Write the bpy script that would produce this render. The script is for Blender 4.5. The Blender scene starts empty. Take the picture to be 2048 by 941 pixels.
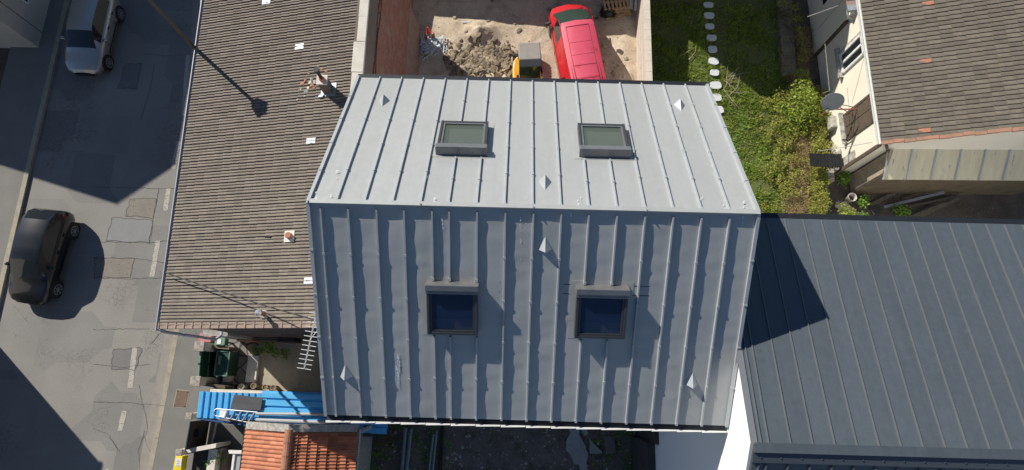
import bpy, math, random
from mathutils import Vector, Matrix, noise
R = math.radians
random.seed(7)
C = bpy.context.scene.collection
scn = bpy.context.scene

# ------------------------------------------------------------------ camera
F, TILT, YAW, HCAM = 1200.0, 0.242, 0.026, 25.0
cam = bpy.data.cameras.new('camera'); camo = bpy.data.objects.new('camera', cam); C.objects.link(camo)
cam.sensor_width = 36; cam.lens = F * 36 / 2048; cam.clip_end = 500
camo.location = (0, 0, HCAM); camo.rotation_euler = (TILT, 0, YAW)
scn.camera = camo
# ------------------------------------------------------------------ world, sun, exposure
SUN = Vector((-0.627, 0.55, 0.543)).normalized()
w = bpy.data.worlds.new('World'); scn.world = w; w.use_nodes = True
nt = w.node_tree
sky = nt.nodes.new('ShaderNodeTexSky'); sky.sky_type = 'NISHITA'; sky.sun_disc = False
sky.sun_elevation = math.asin(SUN.z); sky.sun_rotation = math.atan2(SUN.x, SUN.y)
sky.altitude = 1800; sky.air_density = 1.0; sky.dust_density = 0.0; sky.ozone_density = 2.5
bg = nt.nodes['Background']; bg.inputs['Strength'].default_value = 0.068
nt.links.new(sky.outputs[0], bg.inputs['Color'])
sl = bpy.data.lights.new('sun', 'SUN'); so = bpy.data.objects.new('sun', sl); C.objects.link(so)
sl.energy = 5.0; sl.angle = R(0.53); sl.color = (1, 0.94, 0.84)
so.rotation_euler = (-SUN).to_track_quat('-Z', 'Y').to_euler(); so.location = (-20, 20, 40)
vs = scn.view_settings; vs.view_transform = 'Standard'; vs.look = 'None'; vs.exposure = 0.28; vs.gamma = 1
scn.cycles.max_bounces = 6; scn.cycles.diffuse_bounces = 3

# ------------------------------------------------------------------ survey helper: a photo point at a known height -> metres
def at(u, v, z=0.0):
    a = (u - 1024) / F; b = (470.5 - v) / F
    ct, st = math.cos(TILT), math.sin(TILT)
    D = (HCAM - z) / (ct - b * st); x = a * D; y = D * (b * ct + st)
    c, s = math.cos(YAW), math.sin(YAW)
    return Vector((c * x - s * y, s * x + c * y, z))
def lay(u, v, fz):
    z = 8.0
    for i in range(40):
        p = at(u, v, z); z = fz(p)
    return at(u, v, z)

# ------------------------------------------------------------------ materials
def new_mat(name):
    m = bpy.data.materials.new(name); m.use_nodes = True
    return m, m.node_tree, m.node_tree.nodes['Principled BSDF']
def node(t, typ, **kw):
    n = t.nodes.new(typ)
    for k, v in kw.items():
        if k.startswith('i_'): n.inputs[k[2:].replace('_', ' ')].default_value = v
        else: setattr(n, k, v)
    return n
def c4(c): return (c[0], c[1], c[2], 1)
def noise_n(t, scale, detail=6, rough=0.6, vec=None, dist=0.0):
    n = node(t, 'ShaderNodeTexNoise'); n.inputs['Scale'].default_value = scale
    n.inputs['Detail'].default_value = detail; n.inputs['Roughness'].default_value = rough; n.inputs['Distortion'].default_value = dist
    if vec: t.links.new(vec, n.inputs['Vector'])
    return n
def ramp(t, fac, stops):
    r = node(t, 'ShaderNodeValToRGB'); e = r.color_ramp.elements
    while len(e) < len(stops): e.new(0.5)
    for i, (p, c) in enumerate(stops):
        e[i].position = p; e[i].color = c4(c) if len(c) == 3 else c
    t.links.new(fac, r.inputs[0]); return r
def mix(t, fac, a, b, mode='MIX'):
    m = node(t, 'ShaderNodeMix', data_type='RGBA', blend_type=mode)
    for sock, v in ((m.inputs[0], fac), (m.inputs[6], a), (m.inputs[7], b)):
        if hasattr(v, 'links'): t.links.new(v, sock)
        elif isinstance(v, (int, float)): sock.default_value = v
        else: sock.default_value = c4(v)
    return m.outputs[2]
def add_bump(t, bsdf, h, strength=0.3, dist=0.02):
    b = node(t, 'ShaderNodeBump'); b.inputs['Strength'].default_value = strength; b.inputs['Distance'].default_value = dist
    t.links.new(h, b.inputs['Height']); t.links.new(b.outputs[0], bsdf.inputs['Normal'])
G3 = (0, 0, 0)
def mat(name, c1, c2=None, scale=3.0, rough=0.8, metal=0.0, bump=0.0, bscale=30.0, spots=None, sscale=12.0, sfrac=0.62, var=0.0, stretch=None, coat=0.0, spec=None):
    m, t, b = new_mat(name)
    tc = node(t, 'ShaderNodeTexCoord'); vec = tc.outputs['Object']
    if stretch:
        mp = node(t, 'ShaderNodeMapping'); mp.inputs['Scale'].default_value = stretch
        t.links.new(vec, mp.inputs['Vector']); vec = mp.outputs[0]
    c2 = c2 or tuple(x * 0.8 for x in c1)
    n = noise_n(t, scale, 8, 0.65, vec)
    col = ramp(t, n.outputs['Fac'], [(0.3, c2), (0.7, c1)]).outputs[0]
    if spots:
        n2 = noise_n(t, sscale, 4, 0.6, vec)
        f = ramp(t, n2.outputs['Fac'], [(sfrac, G3), (sfrac + 0.06, (1, 1, 1))]).outputs[0]
        col = mix(t, f, col, spots)
    if var:
        at_ = node(t, 'ShaderNodeAttribute', attribute_name='var')
        k = ramp(t, at_.outputs['Fac'], [(0, (1 - var,) * 3), (1, (1 + var * 0.6,) * 3)]).outputs[0]
        col = mix(t, 1.0, col, k, 'MULTIPLY')
    t.links.new(col, b.inputs['Base Color'])
    b.inputs['Roughness'].default_value = rough; b.inputs['Metallic'].default_value = metal
    if coat: b.inputs['Coat Weight'].default_value = coat; b.inputs['Coat Roughness'].default_value = 0.06
    if spec is not None: b.inputs['Specular IOR Level'].default_value = spec
    if bump: add_bump(t, b, noise_n(t, bscale, 5, 0.6, vec).outputs['Fac'], bump)
    return m

def asphalt_mat():
    m, t, b = new_mat('asphalt')
    tc = node(t, 'ShaderNodeTexCoord'); v = tc.outputs['Object']
    big = noise_n(t, 0.35, 5, 0.6, v)
    fine = noise_n(t, 22, 6, 0.7, v)
    base = ramp(t, big.outputs['Fac'], [(0.3, (0.215, 0.207, 0.193)), (0.7, (0.275, 0.264, 0.247))]).outputs[0]
    base = mix(t, 0.35, base, ramp(t, fine.outputs['Fac'], [(0.3, (0.45,) * 3), (0.7, (1.3,) * 3)]).outputs[0], 'MULTIPLY')
    # wide cells of old and new repair patches
    vo = node(t, 'ShaderNodeTexVoronoi', distance='CHEBYCHEV'); vo.inputs['Scale'].default_value = 0.42; vo.inputs['Randomness'].default_value = 0.8
    t.links.new(v, vo.inputs['Vector'])
    sep = node(t, 'ShaderNodeSeparateColor'); t.links.new(vo.outputs['Color'], sep.inputs[0])
    base = mix(t, 1.0, base, ramp(t, sep.outputs[0], [(0.0, (0.82, 0.82, 0.84)), (0.5, (1, 1, 1)), (1, (1.12, 1.1, 1.06))]).outputs[0], 'MULTIPLY')
    # crazed cracks, in places only
    wv = noise_n(t, 2.5, 4, 0.6, v)
    wmix = node(t, 'ShaderNodeVectorMath', operation='MULTIPLY_ADD'); wmix.inputs[1].default_value = (0.5, 0.5, 0.5)
    t.links.new(wv.outputs['Color'], wmix.inputs[0]); t.links.new(v, wmix.inputs[2])
    mask = noise_n(t, 0.42, 2, 0.5, v)
    for sc, lo, wd, dk in ((3.2, 0.54, 0.011, 0.7), (6.0, 0.6, 0.022, 0.8)):
        vc = node(t, 'ShaderNodeTexVoronoi', feature='DISTANCE_TO_EDGE'); vc.inputs['Scale'].default_value = sc
        t.links.new(wmix.outputs[0], vc.inputs['Vector'])
        line = ramp(t, vc.outputs['Distance'], [(0.0, (1, 1, 1)), (wd * 1.7, G3)]).outputs[0]
        mk = ramp(t, mask.outputs['Fac'], [(lo, G3), (lo + 0.05, (1, 1, 1))]).outputs[0] if lo else (1, 1, 1)
        f = mix(t, 1.0, line, mk, 'MULTIPLY')
        base = mix(t, f, base, (0.07 * dk * 2, 0.065 * dk * 2, 0.06 * dk * 2))
    t.links.new(base, b.inputs['Base Color']); b.inputs['Roughness'].default_value = 0.9
    add_bump(t, b, fine.outputs['Fac'], 0.4, 0.01)
    return m
def brick_mat(name, c1, c2, mortar, scale=4.5, axis='yz'):
    m, t, b = new_mat(name)
    tc = node(t, 'ShaderNodeTexCoord'); mp = node(t, 'ShaderNodeMapping')
    if axis == 'yz': mp.inputs['Rotation'].default_value = (R(90), 0, R(90)); 
    else: mp.inputs['Rotation'].default_value = (R(90), 0, 0)
    sp = node(t, 'ShaderNodeSeparateXYZ'); cb = node(t, 'ShaderNodeCombineXYZ')
    t.links.new(tc.outputs['Object'], sp.inputs[0])
    t.links.new(sp.outputs[1 if axis == 'yz' else 0], cb.inputs[0]); t.links.new(sp.outputs[2], cb.inputs[1])
    br = node(t, 'ShaderNodeTexBrick'); br.inputs['Scale'].default_value = scale
    br.inputs['Color1'].default_value = c4(c1); br.inputs['Color2'].default_value = c4(c2); br.inputs['Mortar'].default_value = c4(mortar)
    br.inputs['Mortar Size'].default_value = 0.02; br.inputs['Bias'].default_value = 0.1
    t.links.new(cb.outputs[0], br.inputs['Vector'])
    n = noise_n(t, 2.2, 8, 0.7, tc.outputs['Object'])
    col = mix(t, ramp(t, n.outputs['Fac'], [(0.48, G3), (0.62, (0.8,) * 3)]).outputs[0], br.outputs['Color'], mortar)
    n2 = noise_n(t, 14, 6, 0.7, tc.outputs['Object'])
    col = mix(t, 0.7, col, ramp(t, n2.outputs['Fac'], [(0.3, (0.5,) * 3), (0.7, (1.25,) * 3)]).outputs[0], 'MULTIPLY')
    t.links.new(col, b.inputs['Base Color']); b.inputs['Roughness'].default_value = 0.95
    add_bump(t, b, n2.outputs['Fac'], 0.7, 0.03)
    return m
def earth_mat(name, stops, pebble=(0.6, 0.57, 0.5), moss=None, scale=0.9):
    m, t, b = new_mat(name)
    tc = node(t, 'ShaderNodeTexCoord'); v = tc.outputs['Object']
    n = noise_n(t, scale, 9, 0.68, v, 0.4)
    col = ramp(t, n.outputs['Fac'], stops).outputs[0]
    n2 = noise_n(t, 11, 6, 0.7, v)
    col = mix(t, 0.6, col, ramp(t, n2.outputs['Fac'], [(0.25, (0.55,) * 3), (0.75, (1.3,) * 3)]).outputs[0], 'MULTIPLY')
    if moss:
        n4 = noise_n(t, 1.6, 6, 0.7, v)
        col = mix(t, ramp(t, n4.outputs['Fac'], [(0.5, G3), (0.64, (0.8,) * 3)]).outputs[0], col, moss)
    vo = node(t, 'ShaderNodeTexVoronoi'); vo.inputs['Scale'].default_value = 9; t.links.new(v, vo.inputs['Vector'])
    sep = node(t, 'ShaderNodeSeparateColor'); t.links.new(vo.outputs['Color'], sep.inputs[0])
    a = ramp(t, vo.outputs['Distance'], [(0.12, (1, 1, 1)), (0.2, G3)]).outputs[0]
    bb = ramp(t, sep.outputs[0], [(0.8, G3), (0.86, (1, 1, 1))]).outputs[0]
    col = mix(t, mix(t, 1.0, a, bb, 'MULTIPLY'), col, pebble)
    t.links.new(col, b.inputs['Base Color']); b.inputs['Roughness'].default_value = 0.97
    add_bump(t, b, n2.outputs['Fac'], 0.7, 0.05)
    return m
def zinc_mat(name, c, rough=0.42, metal=0.35, stain=0.5, pw=None, px=0.0, pv=0.05):
    m, t, b = new_mat(name)
    tc = node(t, 'ShaderNodeTexCoord'); v = tc.outputs['Object']
    mp = node(t, 'ShaderNodeMapping'); mp.inputs['Scale'].default_value = (1.0, 0.35, 0.35); t.links.new(v, mp.inputs['Vector'])
    mp2 = node(t, 'ShaderNodeMapping'); mp2.inputs['Scale'].default_value = (7.0, 0.45, 0.45); t.links.new(v, mp2.inputs['Vector'])
    n = noise_n(t, 1.3, 8, 0.65, mp.outputs[0]); n2 = noise_n(t, 7, 6, 0.7, v)
    col = ramp(t, n.outputs['Fac'], [(0.25, tuple(x * (1 - 0.14 * min(1, stain)) for x in c)), (0.75, c)]).outputs[0]
    col = mix(t, 0.22 * stain, col, ramp(t, n2.outputs['Fac'], [(0.3, (0.8,) * 3), (0.7, (1.15,) * 3)]).outputs[0], 'MULTIPLY')
    ns = noise_n(t, 1.1, 5, 0.7, mp2.outputs[0])
    col = mix(t, 0.5 * stain, col, ramp(t, ns.outputs['Fac'], [(0.35, (0.9, 0.9, 0.89)), (0.6, (1, 1, 1)), (0.75, (1.07, 1.07, 1.08))]).outputs[0], 'MULTIPLY')
    n3 = noise_n(t, 3.1, 3, 0.5, v)
    col = mix(t, ramp(t, n3.outputs['Fac'], [(0.7, G3), (0.76, (0.25,) * 3)]).outputs[0], col, tuple(min(1, x * 1.3) for x in c))
    if pw:
        sp = node(t, 'ShaderNodeSeparateXYZ'); t.links.new(v, sp.inputs[0])
        a = node(t, 'ShaderNodeMath', operation='SUBTRACT'); a.inputs[1].default_value = px; t.links.new(sp.outputs[0], a.inputs[0])
        d = node(t, 'ShaderNodeMath', operation='DIVIDE'); d.inputs[1].default_value = pw; t.links.new(a.outputs[0], d.inputs[0])
        f = node(t, 'ShaderNodeMath', operation='FLOOR'); t.links.new(d.outputs[0], f.inputs[0])
        wn = node(t, 'ShaderNodeTexWhiteNoise', noise_dimensions='1D'); t.links.new(f.outputs[0], wn.inputs['W'])
        col = mix(t, 1.0, col, ramp(t, wn.outputs['Value'], [(0, (1 - pv,) * 3), (1, (1 + pv,) * 3)]).outputs[0], 'MULTIPLY')
    t.links.new(col, b.inputs['Base Color'])
    b.inputs['Metallic'].default_value = metal
    rr = ramp(t, n2.outputs['Fac'], [(0.3, (rough - 0.05,) * 3), (0.7, (rough + 0.08,) * 3)]).outputs[0]
    t.links.new(rr, b.inputs['Roughness'])
    return m
def foliage_mat(name, c1, c2, c3=None):
    m, t, b = new_mat(name)
    a = node(t, 'ShaderNodeAttribute', attribute_name='var')
    col = ramp(t, a.outputs['Fac'], [(0.0, c2), (0.6, c1), (1.0, c3 or c1)]).outputs[0]
    t.links.new(col, b.inputs['Base Color']); b.inputs['Roughness'].default_value = 0.6
    b.inputs['Specular IOR Level'].default_value = 0.25
    tr = node(t, 'ShaderNodeBsdfTranslucent'); t.links.new(col, tr.inputs['Color'])
    ms = node(t, 'ShaderNodeMixShader'); ms.inputs[0].default_value = 0.3
    out = t.nodes['Material Output']
    t.links.new(b.outputs[0], ms.inputs[1]); t.links.new(tr.outputs[0], ms.inputs[2]); t.links.new(ms.outputs[0], out.inputs['Surface'])
    return m
def glass_mat(name, c, rough=0.06, metal=0.0, spec=0.8):
    m, t, b = new_mat(name)
    b.inputs['Base Color'].default_value = c4(c); b.inputs['Roughness'].default_value = rough
    b.inputs['Metallic'].default_value = metal; b.inputs['Specular IOR Level'].default_value = spec
    return m
def alpha_glass(name, c, a):
    m, t, b = new_mat(name)
    b.inputs['Base Color'].default_value = c4(c); b.inputs['Roughness'].default_value = 0.04; b.inputs['Specular IOR Level'].default_value = 0.9; b.inputs['Alpha'].default_value = a
    return m
def crazy_paving_mat():
    m, t, b = new_mat('crazy_paving')
    tc = node(t, 'ShaderNodeTexCoord'); v = tc.outputs['Object']
    vc = node(t, 'ShaderNodeTexVoronoi', feature='DISTANCE_TO_EDGE'); vc.inputs['Scale'].default_value = 1.9; t.links.new(v, vc.inputs['Vector'])
    vk = node(t, 'ShaderNodeTexVoronoi'); vk.inputs['Scale'].default_value = 1.9; t.links.new(v, vk.inputs['Vector'])
    sep = node(t, 'ShaderNodeSeparateColor'); t.links.new(vk.outputs['Color'], sep.inputs[0])
    col = ramp(t, sep.outputs[0], [(0, (0.2, 0.19, 0.18)), (1, (0.34, 0.32, 0.3))]).outputs[0]
    n2 = noise_n(t, 9, 6, 0.7, v)
    col = mix(t, 0.5, col, ramp(t, n2.outputs['Fac'], [(0.3, (0.6,) * 3), (0.7, (1.2,) * 3)]).outputs[0], 'MULTIPLY')
    col = mix(t, ramp(t, vc.outputs['Distance'], [(0.035, (1, 1, 1)), (0.06, G3)]).outputs[0], col, (0.07, 0.065, 0.055))
    t.links.new(col, b.inputs['Base Color']); b.inputs['Roughness'].default_value = 0.9
    return m

M = dict(
 asphalt=asphalt_mat(),
 pavement=mat('pavement_asphalt', (0.215, 0.208, 0.192), (0.175, 0.17, 0.158), 1.2, 0.92, bump=0.4, bscale=60, spots=(0.24, 0.23, 0.21), sscale=40, sfrac=0.66),
 kerb=mat('kerb_stone', (0.4, 0.36, 0.27), (0.27, 0.25, 0.2), 5, 0.9, bump=0.3),
 gutterstrip=mat('worn_gutter_asphalt', (0.3, 0.28, 0.25), (0.24, 0.225, 0.2), 3, 0.9, bump=0.3),
 paint=mat('road_paint', (0.5, 0.465, 0.4), (0.36, 0.34, 0.3), 7, 0.85, spots=(0.2, 0.19, 0.18), sscale=14, sfrac=0.55),
 zinc=zinc_mat('zinc_sheet', (0.43, 0.443, 0.44), 0.45, 0.22, 0.6, pw=0.58125, px=-4.31, pv=0.03),
 zinc_trim=zinc_mat('zinc_trim', (0.47, 0.495, 0.51), 0.4, 0.3),
 dark_zinc=zinc_mat('anthracite_zinc', (0.098, 0.119, 0.14), 0.52, 0.15, 1.3, pw=0.452, px=0.37, pv=0.05),
 dark_trim=mat('anthracite_trim', (0.035, 0.04, 0.048), (0.025, 0.03, 0.035), 4, 0.45, 0.3),
 frame=mat('skylight_frame', (0.085, 0.088, 0.092), (0.07, 0.072, 0.075), 6, 0.38, 0.5),
 frame_hi=mat('skylight_cover', (0.23, 0.235, 0.245), (0.18, 0.185, 0.19), 5, 0.35, 0.4),
 rubber=mat('black_rubber', (0.02, 0.02, 0.021), (0.012, 0.012, 0.012), 10, 0.8),
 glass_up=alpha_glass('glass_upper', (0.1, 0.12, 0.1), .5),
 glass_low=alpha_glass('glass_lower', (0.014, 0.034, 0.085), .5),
 blind_up=mat('blind_sage', (0.46, 0.49, 0.42), (0.32, 0.37, 0.3), 2.2, .8), blind_low=mat('blind_navy', (0.06, 0.1, 0.2), (0.045, 0.08, 0.17), 2, .8), inner_pale=mat('pale_strip', (0.35, 0.37, 0.38), (0.28, 0.3, 0.31), 4, .7),
 glass_dark=glass_mat('glass_dark', (0.015, 0.02, 0.025), 0.05),
 white_render=mat('white_render', (0.9, 0.9, 0.9), (0.84, 0.85, 0.86), 0.8, 0.85, bump=0.15, bscale=25, stretch=(1, 1, 0.25)),
 plinth=mat('dark_plinth', (0.07, 0.07, 0.065), (0.035, 0.035, 0.035), 2, 0.95, bump=0.4),
 tile_brown=mat('brown_tile', (0.225, 0.192, 0.158), (0.165, 0.14, 0.118), 6, 0.9, bump=0.25, bscale=40, spots=(0.45, 0.42, 0.34), sscale=17, sfrac=0.7, var=0.16),
 tile_taupe=mat('taupe_tile', (0.165, 0.143, 0.115), (0.115, 0.1, 0.082), 5, 0.9, bump=0.25, bscale=40, spots=(0.3, 0.27, 0.2), sscale=15, sfrac=0.7, var=0.2),
 lichen=mat('lichen_joint', (0.2, 0.17, 0.06), (0.14, 0.12, 0.05), 9, 0.95),
 tile_orange=mat('orange_tile', (0.56, 0.23, 0.125), (0.4, 0.15, 0.085), 5, 0.85, bump=0.25, bscale=30, spots=(0.2, 0.13, 0.08), sscale=12, sfrac=0.66, var=0.3),
 tile_orange_old=mat('orange_tile_weathered', (0.55, 0.2, 0.1), (0.34, 0.12, 0.065), 5, 0.85, bump=0.25, bscale=30, spots=(0.2, 0.17, 0.12), sscale=9, sfrac=0.6, var=0.4),
 terracotta=mat('terracotta', (0.44, 0.19, 0.115), (0.34, 0.15, 0.1), 6, 0.85, bump=0.2),
 verge_tile=mat('verge_tile', (0.34, 0.25, 0.2), (0.25, 0.185, 0.15), 5, 0.9, bump=0.2, spots=(0.36, 0.33, 0.27), sscale=16, sfrac=0.66),
 mortar=mat('lime_mortar', (0.72, 0.68, 0.6), (0.56, 0.53, 0.46), 3, 0.92, bump=0.4, spots=(0.3, 0.28, 0.24), sscale=9, sfrac=0.7),
 mortar_old=mat('old_mortar', (0.5, 0.47, 0.42), (0.2, 0.19, 0.17), 9, 0.95, bump=0.5),
 grey_render=mat('grey_brown_render', (0.22, 0.175, 0.145), (0.14, 0.115, 0.1), 1.6, 0.95, bump=0.5, bscale=15, stretch=(1, 1, 0.5)),
 brick=brick_mat('red_brick', (0.4, 0.15, 0.09), (0.3, 0.1, 0.065), (0.36, 0.27, 0.21)),
 pink_base=mat('pinkish_concrete', (0.36, 0.26, 0.22), (0.25, 0.17, 0.14), 3, 0.95, bump=0.6, bscale=18, spots=(0.34, 0.14, 0.09), sscale=3.5, sfrac=0.6),
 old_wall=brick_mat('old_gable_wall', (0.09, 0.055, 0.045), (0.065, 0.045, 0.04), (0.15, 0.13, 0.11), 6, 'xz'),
 block=mat('block_wall', (0.62, 0.54, 0.45), (0.5, 0.42, 0.36), 2.2, 0.92, bump=0.25, spots=(0.42, 0.36, 0.31), sscale=3, sfrac=0.62),
 coping=mat('pale_coping', (0.66, 0.6, 0.5), (0.56, 0.5, 0.42), 3, 0.92, bump=0.2),
 cream=mat('cream_render', (0.8, 0.75, 0.63), (0.72, 0.67, 0.56), 0.9, 0.9, bump=0.12, bscale=30),
 cream_dirty=mat('stained_render', (0.6, 0.57, 0.5), (0.1, 0.1, 0.09), 5, 0.92, bump=0.3, stretch=(1, 1, 0.6)),
 white_paint=mat('white_paint', (0.8, 0.8, 0.78), (0.65, 0.65, 0.62), 6, 0.5),
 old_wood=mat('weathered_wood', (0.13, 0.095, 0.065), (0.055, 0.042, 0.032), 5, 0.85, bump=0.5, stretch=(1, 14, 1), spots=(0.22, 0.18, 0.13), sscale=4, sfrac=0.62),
 plank=mat('grey_plank', (0.16, 0.135, 0.105), (0.08, 0.065, 0.05), 6, 0.85, bump=0.4),
 pallet=mat('pallet_wood', (0.52, 0.36, 0.2), (0.36, 0.25, 0.14), 6, 0.8, bump=0.2),
 osb=mat('pebbledash_panel', (0.4, 0.335, 0.26), (0.22, 0.18, 0.135), 3.5, 0.95, bump=0.7, bscale=18, spots=(0.52, 0.49, 0.43), sscale=9, sfrac=0.63),
 dirtywall=mat('earthy_wall', (0.16, 0.12, 0.07), (0.09, 0.07, 0.045), 3, 0.95, bump=0.5),
 sheet=mat('translucent_sheet', (0.74, 0.68, 0.48), (0.6, 0.55, 0.4), 1.3, 0.55, bump=0.1, stretch=(4, 0.6, 1), spots=(0.36, 0.33, 0.23), sscale=2.2, sfrac=0.62),
 alu=mat('aluminium', (0.62, 0.63, 0.64), (0.52, 0.53, 0.54), 9, 0.35, 0.6),
 pvc=mat('grey_pvc', (0.42, 0.44, 0.47), (0.36, 0.38, 0.41), 3, 0.4),
 pvc_dirty=mat('dusty_grey_pvc', (0.24, 0.26, 0.3), (0.18, 0.2, 0.23), 3, 0.5),
 blue=mat('blue_sheet', (0.11, 0.46, 0.8), (0.08, 0.37, 0.7), 2.5, 0.5, spots=(0.035, 0.19, 0.4), sscale=5, sfrac=0.68, stretch=(0.5, 3, 1)),
 bluedark=mat('blue_fascia', (0.03, 0.09, 0.24), (0.02, 0.06, 0.16), 4, 0.5),
 greyboard=mat('grey_board', (0.085, 0.09, 0.098), (0.06, 0.063, 0.07), 3, 0.7, spots=(0.16, 0.16, 0.16), sscale=8, sfrac=0.68),
 green=mat('green_painted_metal', (0.02, 0.07, 0.045), (0.012, 0.045, 0.03), 4, 0.45),
 greenlight=mat('green_rail', (0.16, 0.3, 0.22), (0.1, 0.2, 0.15), 8, 0.5),
 brownpaint=mat('brown_panel', (0.05, 0.032, 0.028), (0.038, 0.026, 0.024), 2, 0.6),
 blackmetal=mat('black_metal', (0.025, 0.027, 0.03), (0.015, 0.016, 0.018), 5, 0.5, 0.3),
 postgreen=mat('lamp_post_olive', (0.11, 0.1, 0.06), (0.08, 0.075, 0.05), 5, 0.5, 0.2),
 silver=mat('silver_paint', (0.42, 0.42, 0.4), (0.4, 0.4, 0.385), 3, 0.32, 0.55, coat=0.6),
 blackcar=mat('black_car_paint', (0.012, 0.013, 0.016), (0.012, 0.013, 0.016), 3, 0.3, 0.2, coat=0.8),
 red=mat('red_paint', (0.58, 0.018, 0.028), (0.52, 0.016, 0.025), 3, 0.4, 0.0, coat=0.5),
 red_roof=mat('faded_red_roof', (0.66, 0.09, 0.15), (0.6, 0.075, 0.125), 2.5, 0.5, spots=(0.55, 0.05, 0.08), sscale=2, sfrac=0.62),
 reddark=mat('red_crease', (0.2, 0.012, 0.02), (0.2, 0.012, 0.02), 3, 0.6),
 headlamp=mat('headlamp', (0.55, 0.57, 0.6), (0.3, 0.32, 0.34), 20, 0.1, 0.3),
 taillamp=mat('tail_lamp', (0.45, 0.01, 0.01), (0.3, 0.01, 0.01), 10, 0.2),
 rim=mat('alloy_rim', (0.5, 0.5, 0.5), (0.4, 0.4, 0.4), 10, 0.3, 0.7),
 seat=mat('seat_fabric', (0.35, 0.33, 0.24), (0.1, 0.1, 0.09), 9, 0.9),
 yellow=mat('digger_yellow', (0.78, 0.42, 0.03), (0.68, 0.36, 0.03), 4, 0.45),
 canopy=mat('digger_roof_grey', (0.32, 0.29, 0.26), (0.27, 0.245, 0.22), 5, 0.7, bump=0.1),
 cone=mat('cone_orange', (0.8, 0.07, 0.03), (0.7, 0.06, 0.03), 5, 0.5),
 conewhite=mat('cone_grey_band', (0.5, 0.46, 0.44), (0.4, 0.36, 0.34), 5, 0.5),
 scrap=mat('galvanised_scrap', (0.75, 0.8, 0.83), (0.45, 0.52, 0.58), 9, 0.5, 0.1),
 stone=mat('pale_stone', (0.62, 0.6, 0.56), (0.5, 0.48, 0.45), 4, 0.9, bump=0.3),
 stepstone=mat('white_step_stone', (0.66, 0.68, 0.7), (0.55, 0.57, 0.6), 4, 0.85, bump=0.2),
 rubble=mat('rubble_stone', (0.5, 0.43, 0.33), (0.2, 0.165, 0.12), 2.2, 0.95, bump=0.5, var=0.5),
 darkearth=mat('dark_clod', (0.38, 0.31, 0.22), (0.15, 0.12, 0.085), 3, 0.97, bump=0.5, var=0.4),
 bag=mat('black_plastic_bag', (0.015, 0.015, 0.018), (0.01, 0.01, 0.012), 6, 0.4, bump=0.6, bscale=12),
 yard=earth_mat('sandy_yard', [(0.3, (0.36, 0.285, 0.205)), (0.5, (0.55, 0.455, 0.34)), (0.7, (0.64, 0.55, 0.43))]),
 soil=earth_mat('dark_soil', [(0.3, (0.08, 0.065, 0.05)), (0.7, (0.15, 0.125, 0.1))], pebble=(0.4, 0.38, 0.34)),
 backyard=earth_mat('back_yard_soil', [(0.3, (0.115, 0.095, 0.085)), (0.7, (0.2, 0.17, 0.155))], pebble=(0.5, 0.48, 0.45), moss=(0.05, 0.065, 0.03)),
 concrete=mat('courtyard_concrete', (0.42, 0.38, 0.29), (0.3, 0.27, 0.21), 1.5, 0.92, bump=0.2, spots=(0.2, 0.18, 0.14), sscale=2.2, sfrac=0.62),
 slab=mat('pale_slab', (0.36, 0.36, 0.36), (0.27, 0.27, 0.27), 2.2, 0.92, bump=0.25, spots=(0.2, 0.2, 0.19), sscale=6, sfrac=0.64),
 crazy=crazy_paving_mat(),
 grassbase=mat('grass_base', (0.12, 0.15, 0.035), (0.08, 0.09, 0.03), 2.5, 0.95, bump=0.5, spots=(0.13, 0.1, 0.05), sscale=3.2, sfrac=0.62),
 grass=foliage_mat('grass_blades', (0.27, 0.36, 0.055), (0.15, 0.22, 0.035), (0.46, 0.5, 0.14)),
 weeds=foliage_mat('weeds', (0.3, 0.31, 0.06), (0.15, 0.18, 0.035), (0.5, 0.4, 0.14)),
 straw=foliage_mat('dry_grass', (0.55, 0.44, 0.25), (0.35, 0.27, 0.15), (0.7, 0.58, 0.38)),
 leaf=foliage_mat('shrub_leaves', (0.27, 0.35, 0.05), (0.12, 0.19, 0.03), (0.5, 0.48, 0.1)),
 leafgreen=foliage_mat('green_leaves', (0.18, 0.33, 0.045), (0.08, 0.17, 0.03), (0.34, 0.5, 0.09)),
 twig=mat('bare_twig', (0.42, 0.36, 0.26), (0.3, 0.25, 0.18), 6, 0.9),
 bark=mat('bark', (0.12, 0.09, 0.06), (0.08, 0.06, 0.04), 8, 0.9),
 mossy=mat('mossy_wall_top', (0.24, 0.21, 0.175), (0.12, 0.12, 0.07), 2.5, 0.95, bump=0.5, spots=(0.1, 0.11, 0.03), sscale=2.5, sfrac=0.56),
 dish=mat('dish_grey', (0.24, 0.26, 0.28), (0.2, 0.215, 0.235), 4, 0.5, spots=(0.25, 0.25, 0.25), sscale=6, sfrac=0.68),
 rust=mat('rusty_steel', (0.33, 0.1, 0.05), (0.2, 0.07, 0.04), 8, 0.85),
 cable=mat('cable', (0.035, 0.033, 0.033), (0.02, 0.02, 0.02), 5, 0.6),
 cablegrey=mat('pale_cable', (0.45, 0.43, 0.38), (0.3, 0.29, 0.26), 5, 0.7),
 pink=mat('faded_red_board', (0.55, 0.2, 0.22), (0.45, 0.16, 0.18), 4, 0.7),
 manhole=mat('manhole_iron', (0.22, 0.155, 0.11), (0.15, 0.11, 0.08), 8, 0.8, bump=0.6, bscale=50),
 binyellow=mat('bin_yellow', (0.85, 0.68, 0.03), (0.78, 0.6, 0.03), 5, 0.5),
 label=mat('paper_label', (0.8, 0.8, 0.78), (0.7, 0.7, 0.68), 5, 0.7),
 labelink=mat('grey_print', (0.4, 0.36, 0.36), (0.35, 0.3, 0.3), 5, 0.7),
 facade=mat('facade_render', (0.5, 0.46, 0.4), (0.42, 0.39, 0.34), 1.2, 0.9, bump=0.1),
 lead=mat('lead_flashing', (0.34, 0.38, 0.42), (0.22, 0.25, 0.28), 4, 0.5, 0.2, bump=0.4, bscale=9),
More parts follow.
